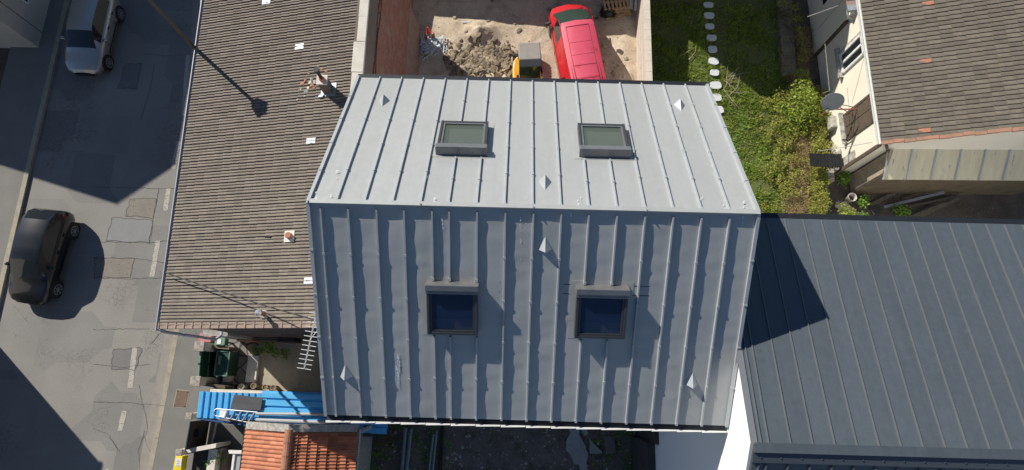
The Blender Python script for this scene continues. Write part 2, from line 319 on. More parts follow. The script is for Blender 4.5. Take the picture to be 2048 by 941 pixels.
 clear=mat('clear_glass_tile', (0.75, 0.77, 0.78), (0.6, 0.62, 0.64), 9, 0.15),
 plasticwhite=mat('dirty_white_plastic', (0.6, 0.57, 0.52), (0.4, 0.37, 0.33), 6, 0.6),
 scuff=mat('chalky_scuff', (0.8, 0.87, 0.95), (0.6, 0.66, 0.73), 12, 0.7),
)

# ------------------------------------------------------------------ mesh helpers
class MB:
    def __init__(s): s.v = []; s.f = []; s.a = []; s.mi = []
    def add(s, vs, fs, var=None, mi=0):
        o = len(s.v); s.v += [tuple(p) for p in vs]
        for f in fs: s.f.append([i + o for i in f]); s.a.append(random.random() if var is None else var); s.mi.append(mi)
        return s
    def quad(s, a, b, c, d, var=None, mi=0): return s.add([a, b, c, d], [(0, 1, 2, 3)], var, mi)
    def hexa(s, p, var=None, mi=0):   # 8 points, bottom 4 then top 4
        var = random.random() if var is None else var
        return s.add(p, [(3, 2, 1, 0), (4, 5, 6, 7), (0, 1, 5, 4), (1, 2, 6, 5), (2, 3, 7, 6), (3, 0, 4, 7)], var, mi)
    def box(s, x0, y0, z0, x1, y1, z1, var=None, mi=0):
        return s.hexa([(x0, y0, z0), (x1, y0, z0), (x1, y1, z0), (x0, y1, z0), (x0, y0, z1), (x1, y0, z1), (x1, y1, z1), (x0, y1, z1)], var, mi)
    def obox(s, c, size, rz=0, M4=None, var=None, mi=0):
        sx, sy, sz = [q / 2 for q in size]; m = Matrix.Translation(c) @ (M4 if M4 else Matrix.Rotation(rz, 4, 'Z'))
        pts = [m @ Vector(q) for q in ((-sx, -sy, -sz), (sx, -sy, -sz), (sx, sy, -sz), (-sx, sy, -sz), (-sx, -sy, sz), (sx, -sy, sz), (sx, sy, sz), (-sx, sy, sz))]
        return s.hexa(pts, var, mi)
    def beam(s, a, b, w, h, up=(0, 0, 1), var=None, mi=0):
        a, b = Vector(a), Vector(b); d = (b - a); L = d.length; d.normalize(); u = Vector(up); sd = d.cross(u)
        if sd.length < 1e-4: sd = d.cross(Vector((1, 0, 0)))
        sd.normalize(); u = sd.cross(d).normalized(); p = []
        for uu in (-h / 2, h / 2):
            for q in (a - sd * w / 2, a + sd * w / 2, b + sd * w / 2, b - sd * w / 2): p.append(q + u * uu)
        return s.hexa(p, var, mi)
    def tube(s, pts, r, n=8, caps=True, var=None, mi=0):
        pts = [Vector(p) for p in pts]; var = random.random() if var is None else var
        rr = r if isinstance(r, (list, tuple)) else [r] * len(pts); rings = []
        for i, p in enumerate(pts):
            d = (pts[min(i + 1, len(pts) - 1)] - pts[max(i - 1, 0)]).normalized()
            u = d.cross(Vector((0, 0, 1)))
            if u.length < 1e-3: u = Vector((1, 0, 0))
            u.normalize(); w_ = d.cross(u)
            rings.append([p + (u * math.cos(2 * math.pi * k / n) + w_ * math.sin(2 * math.pi * k / n)) * rr[i] for k in range(n)])
        vs = [q for r_ in rings for q in r_]; fs = []
        for i in range(len(pts) - 1):
            for k in range(n): fs.append((i * n + k, i * n + (k + 1) % n, (i + 1) * n + (k + 1) % n, (i + 1) * n + k))
        if caps: fs += [tuple(range(n))[::-1], tuple(range((len(pts) - 1) * n, len(pts) * n))]
        return s.add(vs, fs, var, mi)
    def prism(s, poly, z0, z1, var=None, mi=0):
        n = len(poly); vs = [(p[0], p[1], z0) for p in poly] + [(p[0], p[1], z1) for p in poly]
        return s.add(vs, [tuple(range(n))[::-1], tuple(range(n, 2 * n))] + [(i, (i + 1) % n, n + (i + 1) % n, n + i) for i in range(n)], var, mi)
    def rock(s, c, r, sq=0.6, mi=0, seed=None):
        ph = (1 + 5 ** .5) / 2; V = [(-1, ph, 0), (1, ph, 0), (-1, -ph, 0), (1, -ph, 0), (0, -1, ph), (0, 1, ph), (0, -1, -ph), (0, 1, -ph), (ph, 0, -1), (ph, 0, 1), (-ph, 0, -1), (-ph, 0, 1)]
        Fc = [(0, 11, 5), (0, 5, 1), (0, 1, 7), (0, 7, 10), (0, 10, 11), (1, 5, 9), (5, 11, 4), (11, 10, 2), (10, 7, 6), (7, 1, 8), (3, 9, 4), (3, 4, 2), (3, 2, 6), (3, 6, 8), (3, 8, 9), (4, 9, 5), (2, 4, 11), (6, 2, 10), (8, 6, 7), (9, 8, 1)]
        a = random.uniform(0, 6.28); ca, sa = math.cos(a), math.sin(a); el = random.uniform(0.6, 1.3); vs = []
        for x, y, z in V:
            k = r * random.uniform(0.7, 1.15) / 1.9; x *= k * el; y *= k; z *= k * sq
            vs.append((c[0] + ca * x - sa * y, c[1] + sa * x + ca * y, c[2] + z))
        return s.add(vs, Fc, random.random(), mi)
    def build(s, name, m, parent=None, loc=None, rz=0, smooth=False, bevel=0, label=None, auto=True):
        me = bpy.data.meshes.new(name); me.from_pydata(s.v, [], s.f); me.update()
        at_ = me.attributes.new('var', 'FLOAT', 'FACE'); at_.data.foreach_set('value', s.a)
        ms = m if isinstance(m, (list, tuple)) else [m]
        for q in ms: me.materials.append(M[q] if isinstance(q, str) else q)
        if len(ms) > 1: me.polygons.foreach_set('material_index', s.mi)
        if smooth: me.polygons.foreach_set('use_smooth', [True] * len(s.f))
        o = bpy.data.objects.new(name, me); C.objects.link(o)
        if parent: o.parent = parent
        if loc is not None: o.location = loc
        o.rotation_euler = (0, 0, rz)
        if bevel:
            md = o.modifiers.new('bevel', 'BEVEL'); md.width = bevel; md.segments = 2; md.limit_method = 'ANGLE'
        if label: o['label'] = label
        return o
def tag(o, label, cat, group=None, kind=None):
    o['label'] = label; o['category'] = cat
    if group: o['group'] = group
    if kind: o['kind'] = kind
    return o
def struct(o): o['kind'] = 'structure'; return o
def empty(name, loc, label, cat, group=None, rz=0):
    o = bpy.data.objects.new(name, None); C.objects.link(o); o.location = loc; o.rotation_euler = (0, 0, rz); o.empty_display_size = 0.2
    return tag(o, label, cat, group)
def copy_thing(o, loc, rz=None, label=None, scale=None):
    c = o.copy(); C.objects.link(c); c.location = loc
    if rz is not None: c.rotation_euler = (0, 0, rz)
    if scale: c.scale = scale
    if label: c['label'] = label
    for ch in [k for k in bpy.data.objects if k.parent == o]:
        d = ch.copy(); C.objects.link(d); d.parent = c
        for g in [k for k in bpy.data.objects if k.parent == ch]:
            e = g.copy(); C.objects.link(e); e.parent = d
    return c
def fbm(x, y, s=1.0, z=0.0): return noise.fractal(Vector((x * s, y * s, z)), 1.0, 2.0, 5)

# ================================================================== SETTING
def sheet(name, poly, z, m):
    mb = MB(); mb.add([(p[0], p[1], z) for p in poly], [tuple(range(len(poly)))]); return struct(mb.build(name, m))
struct(MB().quad((-150, -150, -.05), (150, -150, -.05), (150, 150, -.05), (-150, 150, -.05)).build('ground', 'soil'))
kerb = [(-14.2, -40), (-14.2, -10), (-14.12, -3.7), (-13.98, 0), (-13.93, 1.8), (-14.0, 8), (-14.75, 13.3), (-15.2, 17.3), (-16.5, 30), (-18, 60)]
kl = [(-21.4, -40), (-21.4, 30), (-23.4, 60)]
sheet('road', kerb + kl[::-1], 0.0, 'asphalt')
gs = MB()
for i in range(len(kerb) - 1):
    (x0, y0), (x1, y1) = kerb[i], kerb[i + 1]
    gs.quad((x0 - .42, y0, .004), (x0, y0, .004), (x1, y1, .004), (x1 - .42, y1, .004))
struct(gs.build('road_gutter', 'gutterstrip'))
pv = MB(); kb = MB()
for i in range(len(kerb) - 1):
    (x0, y0), (x1, y1) = kerb[i], kerb[i + 1]
    pv.quad((x0 + .2, y0, .12), (-8.0, y0, .12), (-8.0, y1, .12), (x1 + .2, y1, .12))
    n = max(1, int((y1 - y0) / 1.0))
    for k in range(n):
        a, b_ = k / n, (k + 1) / n; g = .006
        ya, yb_ = y0 + (y1 - y0) * a + g, y0 + (y1 - y0) * b_ - g; xa, xb_ = x0 + (x1 - x0) * a, x0 + (x1 - x0) * b_
        kb.hexa([(xa, ya, -.04), (xa + .2, ya, -.04), (xb_ + .2, yb_, -.04), (xb_, yb_, -.04), (xa, ya, .125), (xa + .2, ya, .125), (xb_ + .2, yb_, .125), (xb_, yb_, .125)])
struct(pv.build('pavement', 'pavement')); struct(kb.build('kerb', 'kerb'))
struct(MB().box(-23.6, -40, -.04, -21.6, 60, .12).build('far_pavement', 'pavement')); struct(MB().box(-21.6, -40, -.04, -21.4, 60, .125).build('far_kerb', 'kerb'))
# painted dashes of the parking line, each its own worn strip
for (u0, v0, u1, v1) in ((368, 232, 376, 110), (347, 338, 357, 283), (331, 422, 337, 378), (304, 554, 316, 482), (260, 776, 270, 694), (240, 862, 249, 822), (206, 1010, 214, 938), (186, 1100, 194, 1040)):
    a, b_ = at(u0, v0), at(u1, v1); w2 = .1
    m_ = MB(); n = 9
    L = [(a.lerp(b_, k / n)) for k in range(n + 1)]
    for k in range(n):
        ja, jb = [random.uniform(-.012, .012) for _ in range(2)]
        m_.quad((L[k].x - w2 + ja, L[k].y, .006), (L[k].x + w2 + jb, L[k].y, .006), (L[k + 1].x + w2 + jb, L[k + 1].y, .006), (L[k + 1].x - w2 + ja, L[k + 1].y, .006))
    struct(m_.build('road_marking', 'paint'))
# repair patches in the asphalt, outlined by the sealed joints
pm1 = mat('asphalt_patch_grey', (0.25, 0.253, 0.255), (0.215, 0.218, 0.22), 1.5, .9, bump=.4, bscale=60)
pm2 = mat('asphalt_patch_brown', (0.25, 0.228, 0.195), (0.2, 0.18, 0.16), 2.2, .9, bump=.4, bscale=50, spots=(0.09, 0.08, 0.07), sscale=12, sfrac=.6)
pm3 = mat('asphalt_patch_dark', (0.2, 0.195, 0.187), (0.17, 0.165, 0.16), 2, .9, bump=.4, bscale=60)
seal = mat('patch_joint', (0.11, 0.104, 0.095), (0.08, 0.076, 0.07), 3, .9)
for i, (q, mm) in enumerate(((((225, 436), (305, 440), (297, 484), (214, 482)), pm1), (((262, 398), (314, 398), (308, 436), (250, 432)), pm2), (((190, 517), (268, 518), (262, 556), (188, 556)), pm2), (((250, 128), (284, 128), (272, 178), (236, 176)), pm3), (((228, 700), (286, 696), (270, 740), (222, 738)), pm3))):
    pts = [at(u, v) for u, v in q]; mb = MB(); ring = []
    for k in range(4):
        for j in range(6):
            p = pts[k].lerp(pts[(k + 1) % 4], j / 6); ring.append((p.x + random.uniform(-.04, .04), p.y + random.uniform(-.04, .04), .004))
    mb.add(ring, [tuple(range(len(ring)))[::-1]]); mb.build('asphalt_patch', mm)['kind'] = 'structure'
    tb = MB(); rr = [Vector(p) for p in ring] + [Vector(ring[0])]
    for a, b_ in zip(rr[:-1], rr[1:]):
        d = (b_ - a).normalized(); sd = Vector((-d.y, d.x, 0)) * .011; z = Vector((0, 0, .003))
        tb.quad(a - sd + z, b_ - sd + z, b_ + sd + z, a + sd + z)
    tb.build('asphalt_joint', seal)['kind'] = 'structure'
# long cracks and transverse joints
def crack(pts, w0=.009, seed=0):
    tb = MB(); P_ = [at(u, v) for u, v in pts]; L = []
    for a, b_ in zip(P_[:-1], P_[1:]):
        n = max(2, int((b_ - a).length / .12))
        for k in range(n): L.append(a.lerp(b_, k / n) + Vector((random.uniform(-.025, .025), random.uniform(-.025, .025), 0)))
    L.append(P_[-1])
    for a, b_ in zip(L[:-1], L[1:]):
        d = (b_ - a); d.normalize(); sd = Vector((-d.y, d.x, 0)) * w0 * random.uniform(.4, 1); z = Vector((0, 0, .009))
        tb.quad(a - sd + z, b_ - sd + z, b_ + sd + z, a + sd + z)
    tb.build('road_crack', seal)['kind'] = 'structure'
for p in ([(186, 374), (262, 376), (355, 378)], [(318, 378), (306, 440), (300, 490)], [(186, 484), (300, 486), (345, 480)], [(186, 515), (270, 517), (330, 526)], [(318, 941), (290, 880), (296, 850), (283, 800), (278, 770)],
          [(186, 728), (240, 735), (300, 730)], [(186, 804), (260, 806), (330, 812)], [(280, 941), (278, 900), (290, 862)], [(186, 857), (215, 868), (240, 905)], [(210, 870), (224, 880), (236, 900)], [(186, 556), (262, 558), (326, 556)], [(310, 130), (300, 180), (282, 240)], [(283, 108), (330, 112), (385, 110)], [(186, 660), (300, 657)], [(300, 690), (318, 670), (330, 660)]): crack(p)

# yard behind the building: gently lumpy ground
def terrain(name, x0, y0, x1, y1, step, hfun, m):
    nx, ny = int((x1 - x0) / step), int((y1 - y0) / step); vs = []; fs = []
    for j in range(ny + 1):
        for i in range(nx + 1):
            x, y = x0 + (x1 - x0) * i / nx, y0 + (y1 - y0) * j / ny; vs.append((x, y, hfun(x, y)))
    for j in range(ny):
        for i in range(nx): k = j * (nx + 1) + i; fs.append((k, k + 1, k + nx + 2, k + nx + 1))
    return struct(MB().add(vs, fs, .5).build(name, m, smooth=True))
mound = at(960, 66); heap = at(905, 118)
def g2(x, y, cx, cy, sx, sy, h): return h * math.exp(-((x - cx) / sx) ** 2 - ((y - cy) / sy) ** 2)
def yard_h(x, y): return (0.02 + fbm(x, y, .8) * .05 + fbm(x, y, 3, 5) * .025 + g2(x, y, mound.x, mound.y, .7, .45, .38) * (1 + .5 * fbm(x, y, 3)) + g2(x, y, -1.5, 13.4, 1.6, .8, .3) * (1 + .9 * fbm(x, y, 4, 3)) + g2(x, y, 4.9, 13.5, .5, 2.5, .12))
terrain('yard_ground', -5.3, 5.5, 5.6, 22, .1, yard_h, 'yard')
def lawn_h(x, y): return .03 + fbm(x, y, .5) * .08
terrain('lawn_ground', 5.55, 3.0, 12.2, 24, .25, lawn_h, 'grassbase')
terrain('border_ground', 12.2, 3.0, 26, 24, .25, lambda x, y: .01 + fbm(x, y, 1.2) * .07, 'soil')
terrain('back_yard_ground', -6.6, -12, 5.2, 2, .15, lambda x, y: .03 + fbm(x, y, .9) * .08 + fbm(x, y, 4) * .02, 'backyard')

# ================================================================== MAIN ZINC HOUSE
X0, X1, YR, YT, YB, ZR, ZE = -4.31, 4.99, 3.53, 7.83, -.83, 13.09, 10.42
up = lambda p: ZR - (p.y - YR) * (ZR - ZE) / (YT - YR)
lo = lambda p: ZR - (YR - p.y) * (ZR - ZE) / (YR - YB)
house = empty('zinc_roofed_house', (0, 3, 0), 'tall house under a pale grey standing seam zinc gable roof with four skylights', 'house')
house_inv = Vector((0, -3, 0))
def hb(mb, name, m, **k):
    return mb.build(name, m, parent=house, loc=house_inv, **k)
# walls
wm = MB(); wx0, wx1, wy0, wy1 = X0 + .12, X1 - .03, YB + .25, YT - .15
def gab(x):
    return [(x, wy0, 0), (x, wy1, 0), (x, wy1, ZE - .12), (x, YR, ZR - .16), (x, wy0, ZE - .12)]
A_, B_ = gab(wx0), gab(wx1)
wm.add(A_ + B_, [(0, 1, 2, 3, 4)[::-1], (5, 6, 7, 8, 9), (0, 4, 9, 5), (1, 6, 7, 2), (0, 5, 6, 1)])
hb(wm, 'wall', 'white_render')
NU = Vector((0, math.sin(math.atan((ZR - ZE) / (YT - YR))), 0)); NU.z = math.cos(math.atan((ZR - ZE) / (YT - YR)))
NL = Vector((0, -math.sin(math.atan((ZR - ZE) / (YR - YB))), math.cos(math.atan((ZR - ZE) / (YR - YB)))))
PW = (X1 - X0) / 16
LOW = [.43, 1.42, 2.43, 3.41, 4.41, 5.02, 6.02, 7.03, 8.03, 9.02, 10.0, 11.0, 12.0, 13.0, 14.0, 15.0]
def slope_sheet(ridge_y, eave_y, n, seams, amp, seed):
    mb = MB(); L = math.hypot(ridge_y - eave_y, ZR - ZE); ns = int(L / .05); xs = []
    ed = [0] + seams + [16]
    for a, b_ in zip(ed[:-1], ed[1:]):
        k = 10
        for j in range(k): xs.append((X0 + PW * (a + (b_ - a) * j / k), math.sin(math.pi * j / k), a))
    xs.append((X1, 0, 16)); vs = []; fs = []
    for j in range(ns + 1):
        t = j / ns; y = ridge_y + (eave_y - ridge_y) * t; z = ZR + (ZE - ZR) * t
        for (x, bul, a) in xs:
            wv = .8 * noise.noise(Vector((a * 7.3 + seed, t * L * 1.7, (x - X0) * .6))) + .55 * noise.noise(Vector((a * 3.1, t * L * 4.6 + seed, x * .8)))
            h = amp * bul ** .6 * (wv + .25)
            vs.append((x, y + n.y * h, z + n.z * h))
    W_ = len(xs)
    for j in range(ns):
        for i in range(W_ - 1):
            k = j * W_ + i; q = (k, k + 1, k + W_ + 1, k + W_)
            fs.append(q if eave_y < ridge_y and False else q[::-1] if eave_y < ridge_y else q)
    mb.add(vs, fs, .5)
    return mb
hb(slope_sheet(YR, YT, NU, list(range(1, 16)), .003, 3), 'rear_roof_slope', 'zinc', smooth=True)
hb(slope_sheet(YR, YB, NL, LOW, .013, 11), 'front_roof_slope', 'zinc', smooth=True)
hb(MB().hexa([(X0 + .02, YB + .05, ZE - .1), (X1 - .02, YB + .05, ZE - .1), (X1 - .02, YR, ZR - .1), (X0 + .02, YR, ZR - .1), (X0 + .02, YB + .02, ZE - .03), (X1 - .02, YB + .02, ZE - .03), (X1 - .02, YR, ZR - .03), (X0 + .02, YR, ZR - .03)]).hexa([(X0 + .02, YR, ZR - .1), (X1 - .02, YR, ZR - .1), (X1 - .02, YT - .05, ZE - .1), (X0 + .02, YT - .05, ZE - .1), (X0 + .02, YR, ZR - .03), (X1 - .02, YR, ZR - .03), (X1 - .02, YT - .02, ZE - .03), (X0 + .02, YT - .02, ZE - .03)]), 'roof_deck', 'old_wood')
# skylights (x centre, slope, top and bottom measured on the slope)
def sky_rect(fz, tl, tr, bl, br):
    P_ = [lay(u, v, lambda p: fz(p) ) for (u, v) in (tl, tr, bl, br)]
    return (P_[0].x + P_[2].x) / 2, (P_[1].x + P_[3].x) / 2, (P_[0].y + P_[1].y) / 2, (P_[2].y + P_[3].y) / 2
RAISE = .12
upr = lambda p: up(p) + RAISE; lor = lambda p: lo(p) + RAISE
SK = [(sky_rect(upr, (884, 248), (977, 251), (871, 305), (972, 308)), 'u'), (sky_rect(upr, (1156, 254), (1250, 255), (1160, 310), (1259, 312)), 'u'),
      (sky_rect(lor, (852, 563), (957, 564), (857, 662), (955, 662)), 'l'), (sky_rect(lor, (1154, 571), (1259, 572), (1148, 669), (1247, 669)), 'l')]
def seam_mb(mb, x, y0, y1, fz, n, w=.032, h=.062):
    # one upstand batten from y0 to y1, cut into lapped lengths
    L = abs(y1 - y0); k = max(1, round(L / .86)); 
    for i in range(k):
        a, b_ = y0 + (y1 - y0) * i / k, y0 + (y1 - y0) * (i + 1) / k
        pa = Vector((x, a, fz(Vector((x, a, 0))))); pb = Vector((x, b_, fz(Vector((x, b_, 0)))))
        hh = h + (.0035 if i % 2 else 0)
        p = []
        for q0 in (-.005, hh):
            ww = w if q0 < 0 else w * .72
            for q in (pa - Vector((ww, 0, 0)), pa + Vector((ww, 0, 0)), pb + Vector((ww, 0, 0)), pb - Vector((ww, 0, 0))): p.append(q + n * q0)
        mb.hexa(p)
        # small clip cap at the lap
        d = (pb - pa).normalized() * .03
        mb.hexa([pa + Vector((sx * w * 1.1, 0, 0)) + d * sd + n * q0 for q0 in (0, hh + .008) for sx, sd in ((-1, -1), (1, -1), (1, 1), (-1, 1))])
def seams2(ks, ry, ey, fz, n, kind):
    w, h = (.019, .05) if kind == 'u' else (.023, .062)
    for k in ks:
        sm = MB()
        x = X0 + PW * k; segs = [(min(ry, ey), max(ry, ey))]
        for (xa, xb, yt, yb), kd in SK:
            if kd == kind and xa - .05 < x < xb + .05:
                l_, h_ = min(yt, yb) - .1, max(yt, yb) + (.03 if kind == 'u' else .07); out = []
                for a, b_ in segs:
                    if l_ > a and h_ < b_: out += [(a, l_), (h_, b_)]
                    else: out.append((a, b_))
                segs = out
        for a, b_ in segs: sm = MB(); seam_mb(sm, x, a, b_, fz, n, w, h); hb(sm, 'roof_seam', 'zinc_trim')
seams2(range(1, 16), YR + .06, YT, up, NU, 'u')
seams2(LOW, YR - .1, YB + .03, lo, NL, 'l')
# short stub seam under each front skylight
# ridge cap, verge trims, eaves trims
rc = MB(); rc.hexa([(X0 - .03, YR - .03, ZR - .02), (X1 + .03, YR - .03, ZR - .02), (X1 + .03, YR + .075, ZR - .06), (X0 - .03, YR + .075, ZR - .06), (X0 - .03, YR - .03, ZR + .075), (X1 + .03, YR - .03, ZR + .075), (X1 + .03, YR + .075, ZR + .02), (X0 - .03, YR + .075, ZR + .02)])
for k in range(0, 17, 4): x = X0 + PW * k; rc.box(x - .012, YR - .04, ZR + .0, x + .012, YR + .02, ZR + .095)
hb(rc, 'ridge_cap', 'zinc')
for sx in (X0, X1):
    v_ = MB()
    for (ey, n) in ((YT, NU), (YB, NL)):
        a, b_ = Vector((sx, YR, ZR)), Vector((sx, ey, ZE))
        v_.hexa([q + Vector((o, 0, 0)) + n * hh for hh in (-.22, .06) for q, o in ((a, -.035), (a, .035), (b_, .035), (b_, -.035))])
        for k in range(1, 5):
            c = a.lerp(b_, k / 5); d = (b_ - a).normalized() * .02
            v_.hexa([c + d * s1 + Vector((o, 0, 0)) + n * hh for hh in (-.1, .075) for s1, o in ((-1, -.04), (-1, .04), (1, .04), (1, -.04))])
    hb(v_, 'verge_trim', 'zinc_trim')
ev = MB(); ev.box(X0 - .02, YT - .02, ZE - .1, X1 + .02, YT + .11, ZE + .0); hb(ev, 'rear_eaves_trim', 'dark_trim')
gt = MB()   # front box gutter
gt.box(X0 - .02, YB - .13, ZE - .16, X1 + .03, YB + .04, ZE - .13)
gt.box(X0 - .02, YB - .012, ZE - .16, X1 + .03, YB + .01, ZE - .03)
hb(gt, 'gutter', 'dark_trim')
gl = MB()
n = 16
for k in range(n):
    a, b_ = X0 - .02 + (X1 - X0 + .05) * k / n, X0 - .02 + (X1 - X0 + .05) * (k + 1) / n
    gl.hexa([(a + .006, YB - .16 - .008, ZE - .17), (b_ - .006, YB - .15, ZE - .17), (b_ - .006, YB - .125, ZE - .17), (a + .006, YB - .125, ZE - .17), (a + .006, YB - .165 - .008, ZE - .045), (b_ - .006, YB - .155, ZE - .045), (b_ - .006, YB - .125, ZE - .045), (a + .006, YB - .125, ZE - .045)])
hb(gl, 'gutter_lip', 'white_paint')
# skylight builder
def skylight(xa, xb, yt, yb, kind):
    n = NU if kind == 'u' else NL; fz = up if kind == 'u' else lo
    rise = (ZR - ZE)
    X_ = Vector((1, 0, 0)); 
    top = max(yt, yb); bot = min(yt, yb)           # picture-top and picture-bottom edges in y
    Y_ = Vector((0, 1, (fz(Vector((0, top, 0))) - fz(Vector((0, bot, 0)))) / (top - bot))); Ly = Y_.length * (top - bot); Y_.normalize()
    O = Vector((xa, bot, fz(Vector((0, bot, 0))))); W_ = xb - xa
    Lm = Matrix((X_.to_4d(), Y_.to_4d(), n.to_4d(), (0, 0, 0, 1))).transposed()
    for c in range(3): Lm[3][c] = 0
    Lm = Matrix.Translation(O) @ Lm
    def bx(mb, x0, y0, z0, x1, y1, z1): return mb.hexa([Lm @ Vector(q) for q in ((x0, y0, z0), (x1, y0, z0), (x1, y1, z0), (x0, y1, z0), (x0, y0, z1), (x1, y0, z1), (x1, y1, z1), (x0, y1, z1))])
    h = .17 if kind == 'u' else .2
    fr = MB(); t = .058
    bx(fr, 0, 0, -.05, t, Ly, h); bx(fr, W_ - t, 0, -.05, W_, Ly, h); bx(fr, t, 0, -.05, W_ - t, t, h - .01); bx(fr, t, Ly - t, -.05, W_ - t, Ly, h - .01)
    root = hb(fr, 'skylight', 'frame', bevel=.008)
    sa = MB(); s0, s1 = t + .005, .045; z0, z1 = h - .07, h - .02
    bx(sa, s0, s0, z0, s0 + s1, Ly - s0, z1); bx(sa, W_ - s0 - s1, s0, z0, W_ - s0, Ly - s0, z1); bx(sa, s0 + s1, s0, z0, W_ - s0 - s1, s0 + s1, z1); bx(sa, s0 + s1, Ly - s0 - s1, z0, W_ - s0 - s1, Ly - s0, z1)
    sa.build('sash', 'frame_hi' if kind == 'u' else 'frame', parent=root)
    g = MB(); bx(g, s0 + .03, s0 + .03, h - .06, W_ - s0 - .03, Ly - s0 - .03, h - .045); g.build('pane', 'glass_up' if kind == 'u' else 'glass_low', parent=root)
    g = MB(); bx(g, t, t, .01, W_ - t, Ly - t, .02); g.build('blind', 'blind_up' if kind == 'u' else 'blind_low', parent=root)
    g = MB(); bx(g, t, t, .02, W_ - t, t + Ly * (.22 if kind == 'l' else .06), .05); g.build('pale_strip', 'inner_pale', parent=root)  # pale strip: reflection low in the front panes put into its colour
    hd = MB()
    if kind == 'u': # ventilation hood at the upper (ridge) side = picture bottom
        bx(hd, -.02, -.03, -.02, W_ + .02, .1, h + .07); bx(hd, -.02, .1, h - .03, W_ + .02, .17, h + .035)
    else:
        bx(hd, -.02, Ly - .1, -.02, W_ + .02, Ly + .035, h + .07); bx(hd, -.02, Ly - .19, h - .03, W_ + .02, Ly - .1, h + .02)
    hd.build('hood', 'frame_hi', parent=root, bevel=.012)
    fl = MB(); bx(fl, -.13, -.1, .0, W_ + .13, Ly + .12, .008); fl.build('flashing', 'zinc', parent=root)
    if kind == 'l':   # stepped soaker joints either side above the window
        for yy in (Ly + .02, Ly - .2):
            sj = MB(); bx(sj, -.28, yy, 0, -.03, yy + .016, .006); sj.build('soaker', 'dark_trim', parent=root)
            sj = MB(); bx(sj, W_ + .03, yy, 0, W_ + .48, yy + .016, .006); sj.build('soaker', 'dark_trim', parent=root)
    return root
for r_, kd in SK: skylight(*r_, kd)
# triangular roof vents
for (u, v, kd) in ((768, 203, 'u'), (1359, 212, 'u'), (1090, 366, 'u'), (1090, 495, 'l'), (692, 749, 'l'), (1383, 765, 'l')):
    fz, n = (up, NU) if kd == 'u' else (lo, NL)
    c = lay(u, v, fz); 
    dn = Vector((0, 1, 0)) if kd == 'u' else Vector((0, -1, 0)); dn = (dn - n * dn.dot(n)).normalized()
    s = .15 if kd == 'l' else .14; mb = MB()
    p = [c - dn * .25, c + Vector((-s, 0, 0)) + dn * .05, c + Vector((s, 0, 0)) + dn * .05, c + dn * .06 + n * .17]
    mb.add(p + [c + dn * .16], [(0, 1, 3), (0, 3, 2), (1, 4, 3), (3, 4, 2), (0, 2, 4, 1)], .5)
    hb(mb, 'roof_vent', 'zinc_trim')
# chalky streak and drips on the front slope
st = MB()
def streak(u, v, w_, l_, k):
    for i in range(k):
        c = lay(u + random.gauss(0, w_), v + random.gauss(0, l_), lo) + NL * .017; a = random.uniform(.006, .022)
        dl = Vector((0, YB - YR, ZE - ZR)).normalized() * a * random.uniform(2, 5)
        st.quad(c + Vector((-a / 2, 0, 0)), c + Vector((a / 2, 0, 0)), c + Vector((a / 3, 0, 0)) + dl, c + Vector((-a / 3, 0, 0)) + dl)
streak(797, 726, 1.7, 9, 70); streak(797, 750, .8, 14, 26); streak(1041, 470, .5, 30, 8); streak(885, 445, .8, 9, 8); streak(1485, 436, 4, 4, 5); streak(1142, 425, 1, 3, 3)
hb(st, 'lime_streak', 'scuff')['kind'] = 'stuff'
st = MB()
for (u, v) in ((674, 352), (660, 395), (632, 395), (868, 405), (1158, 409), (1447, 416), (1488, 419), (1400, 398), (852, 362)):
    for i in range(3):
        c = lay(u + random.gauss(0, 1.5), v + random.gauss(0, 4), up) + NU * .02; a = random.uniform(.01, .03)
        st.quad(c + Vector((-a, 0, 0)), c + Vector((a * .3, a, 0)), c + Vector((a, 3 * a, 0)), c + Vector((-a * .5, 2.5 * a, 0)))
hb(st, 'lime_spot', 'white_paint')['kind'] = 'stuff'

# ================================================================== DARK ZINC HOUSE ON THE RIGHT
dh = empty('dark_zinc_house', (10, 1, 0), 'house with white rendered end wall under a dark grey standing seam metal roof', 'house')
di = Vector((-10, -1, 0))
DX0, DX1, DR, DE, DZR, DZE = 5.05, 20, -1.08, 4.12, 12.0, 10.62
dfz = lambda y: DZR - (y - DR) * (DZR - DZE) / (DE - DR)
DN = Vector((0, (DZR - DZE), (DE - DR))).normalized()
LP = math.radians(52); DB = DR - 3.2; DZB = DZR - 3.2 * math.tan(LP * .55)
lfz = lambda y: DZR - .2 - (DR - .38 - y) * .62
w_ = MB(); pr = [(DE - .1, 0), (DE - .1, DZE - .1), (DR, DZR - .12), (DR - .36, DZR - .3), (-5.4, lfz(-5.4) - .1), (-5.4, 0)]
a_ = [(DX0, y, z) for y, z in pr]; b_ = [(DX1, y, z) for y, z in pr]; k = len(pr)
w_.add(a_ + b_, [tuple(range(k)), tuple(range(k, 2 * k))[::-1]] + [(i, i + k, (i + 1) % k + k, (i + 1) % k) for i in range(k)])
w_.build('wall', 'white_render', parent=dh, loc=di)
pz = 2.9
w_ = MB(); w_.box(DX0 - .28, -5.4, 0, DX0 - .0, -1.9, pz, mi=0); w_.box(DX0 - .12, -1.9, 0, DX0, 1, pz + .6); w_.build('plinth', 'plinth', parent=dh, loc=di)
rf = MB()
rf.hexa([(DX0 - .03, DR, DZR - .08), (DX1, DR, DZR - .08), (DX1, DE + .05, DZE - .08), (DX0 - .03, DE + .05, DZE - .08), (DX0 - .03, DR, DZR), (DX1, DR, DZR), (DX1, DE + .05, DZE), (DX0 - .03, DE + .05, DZE)])
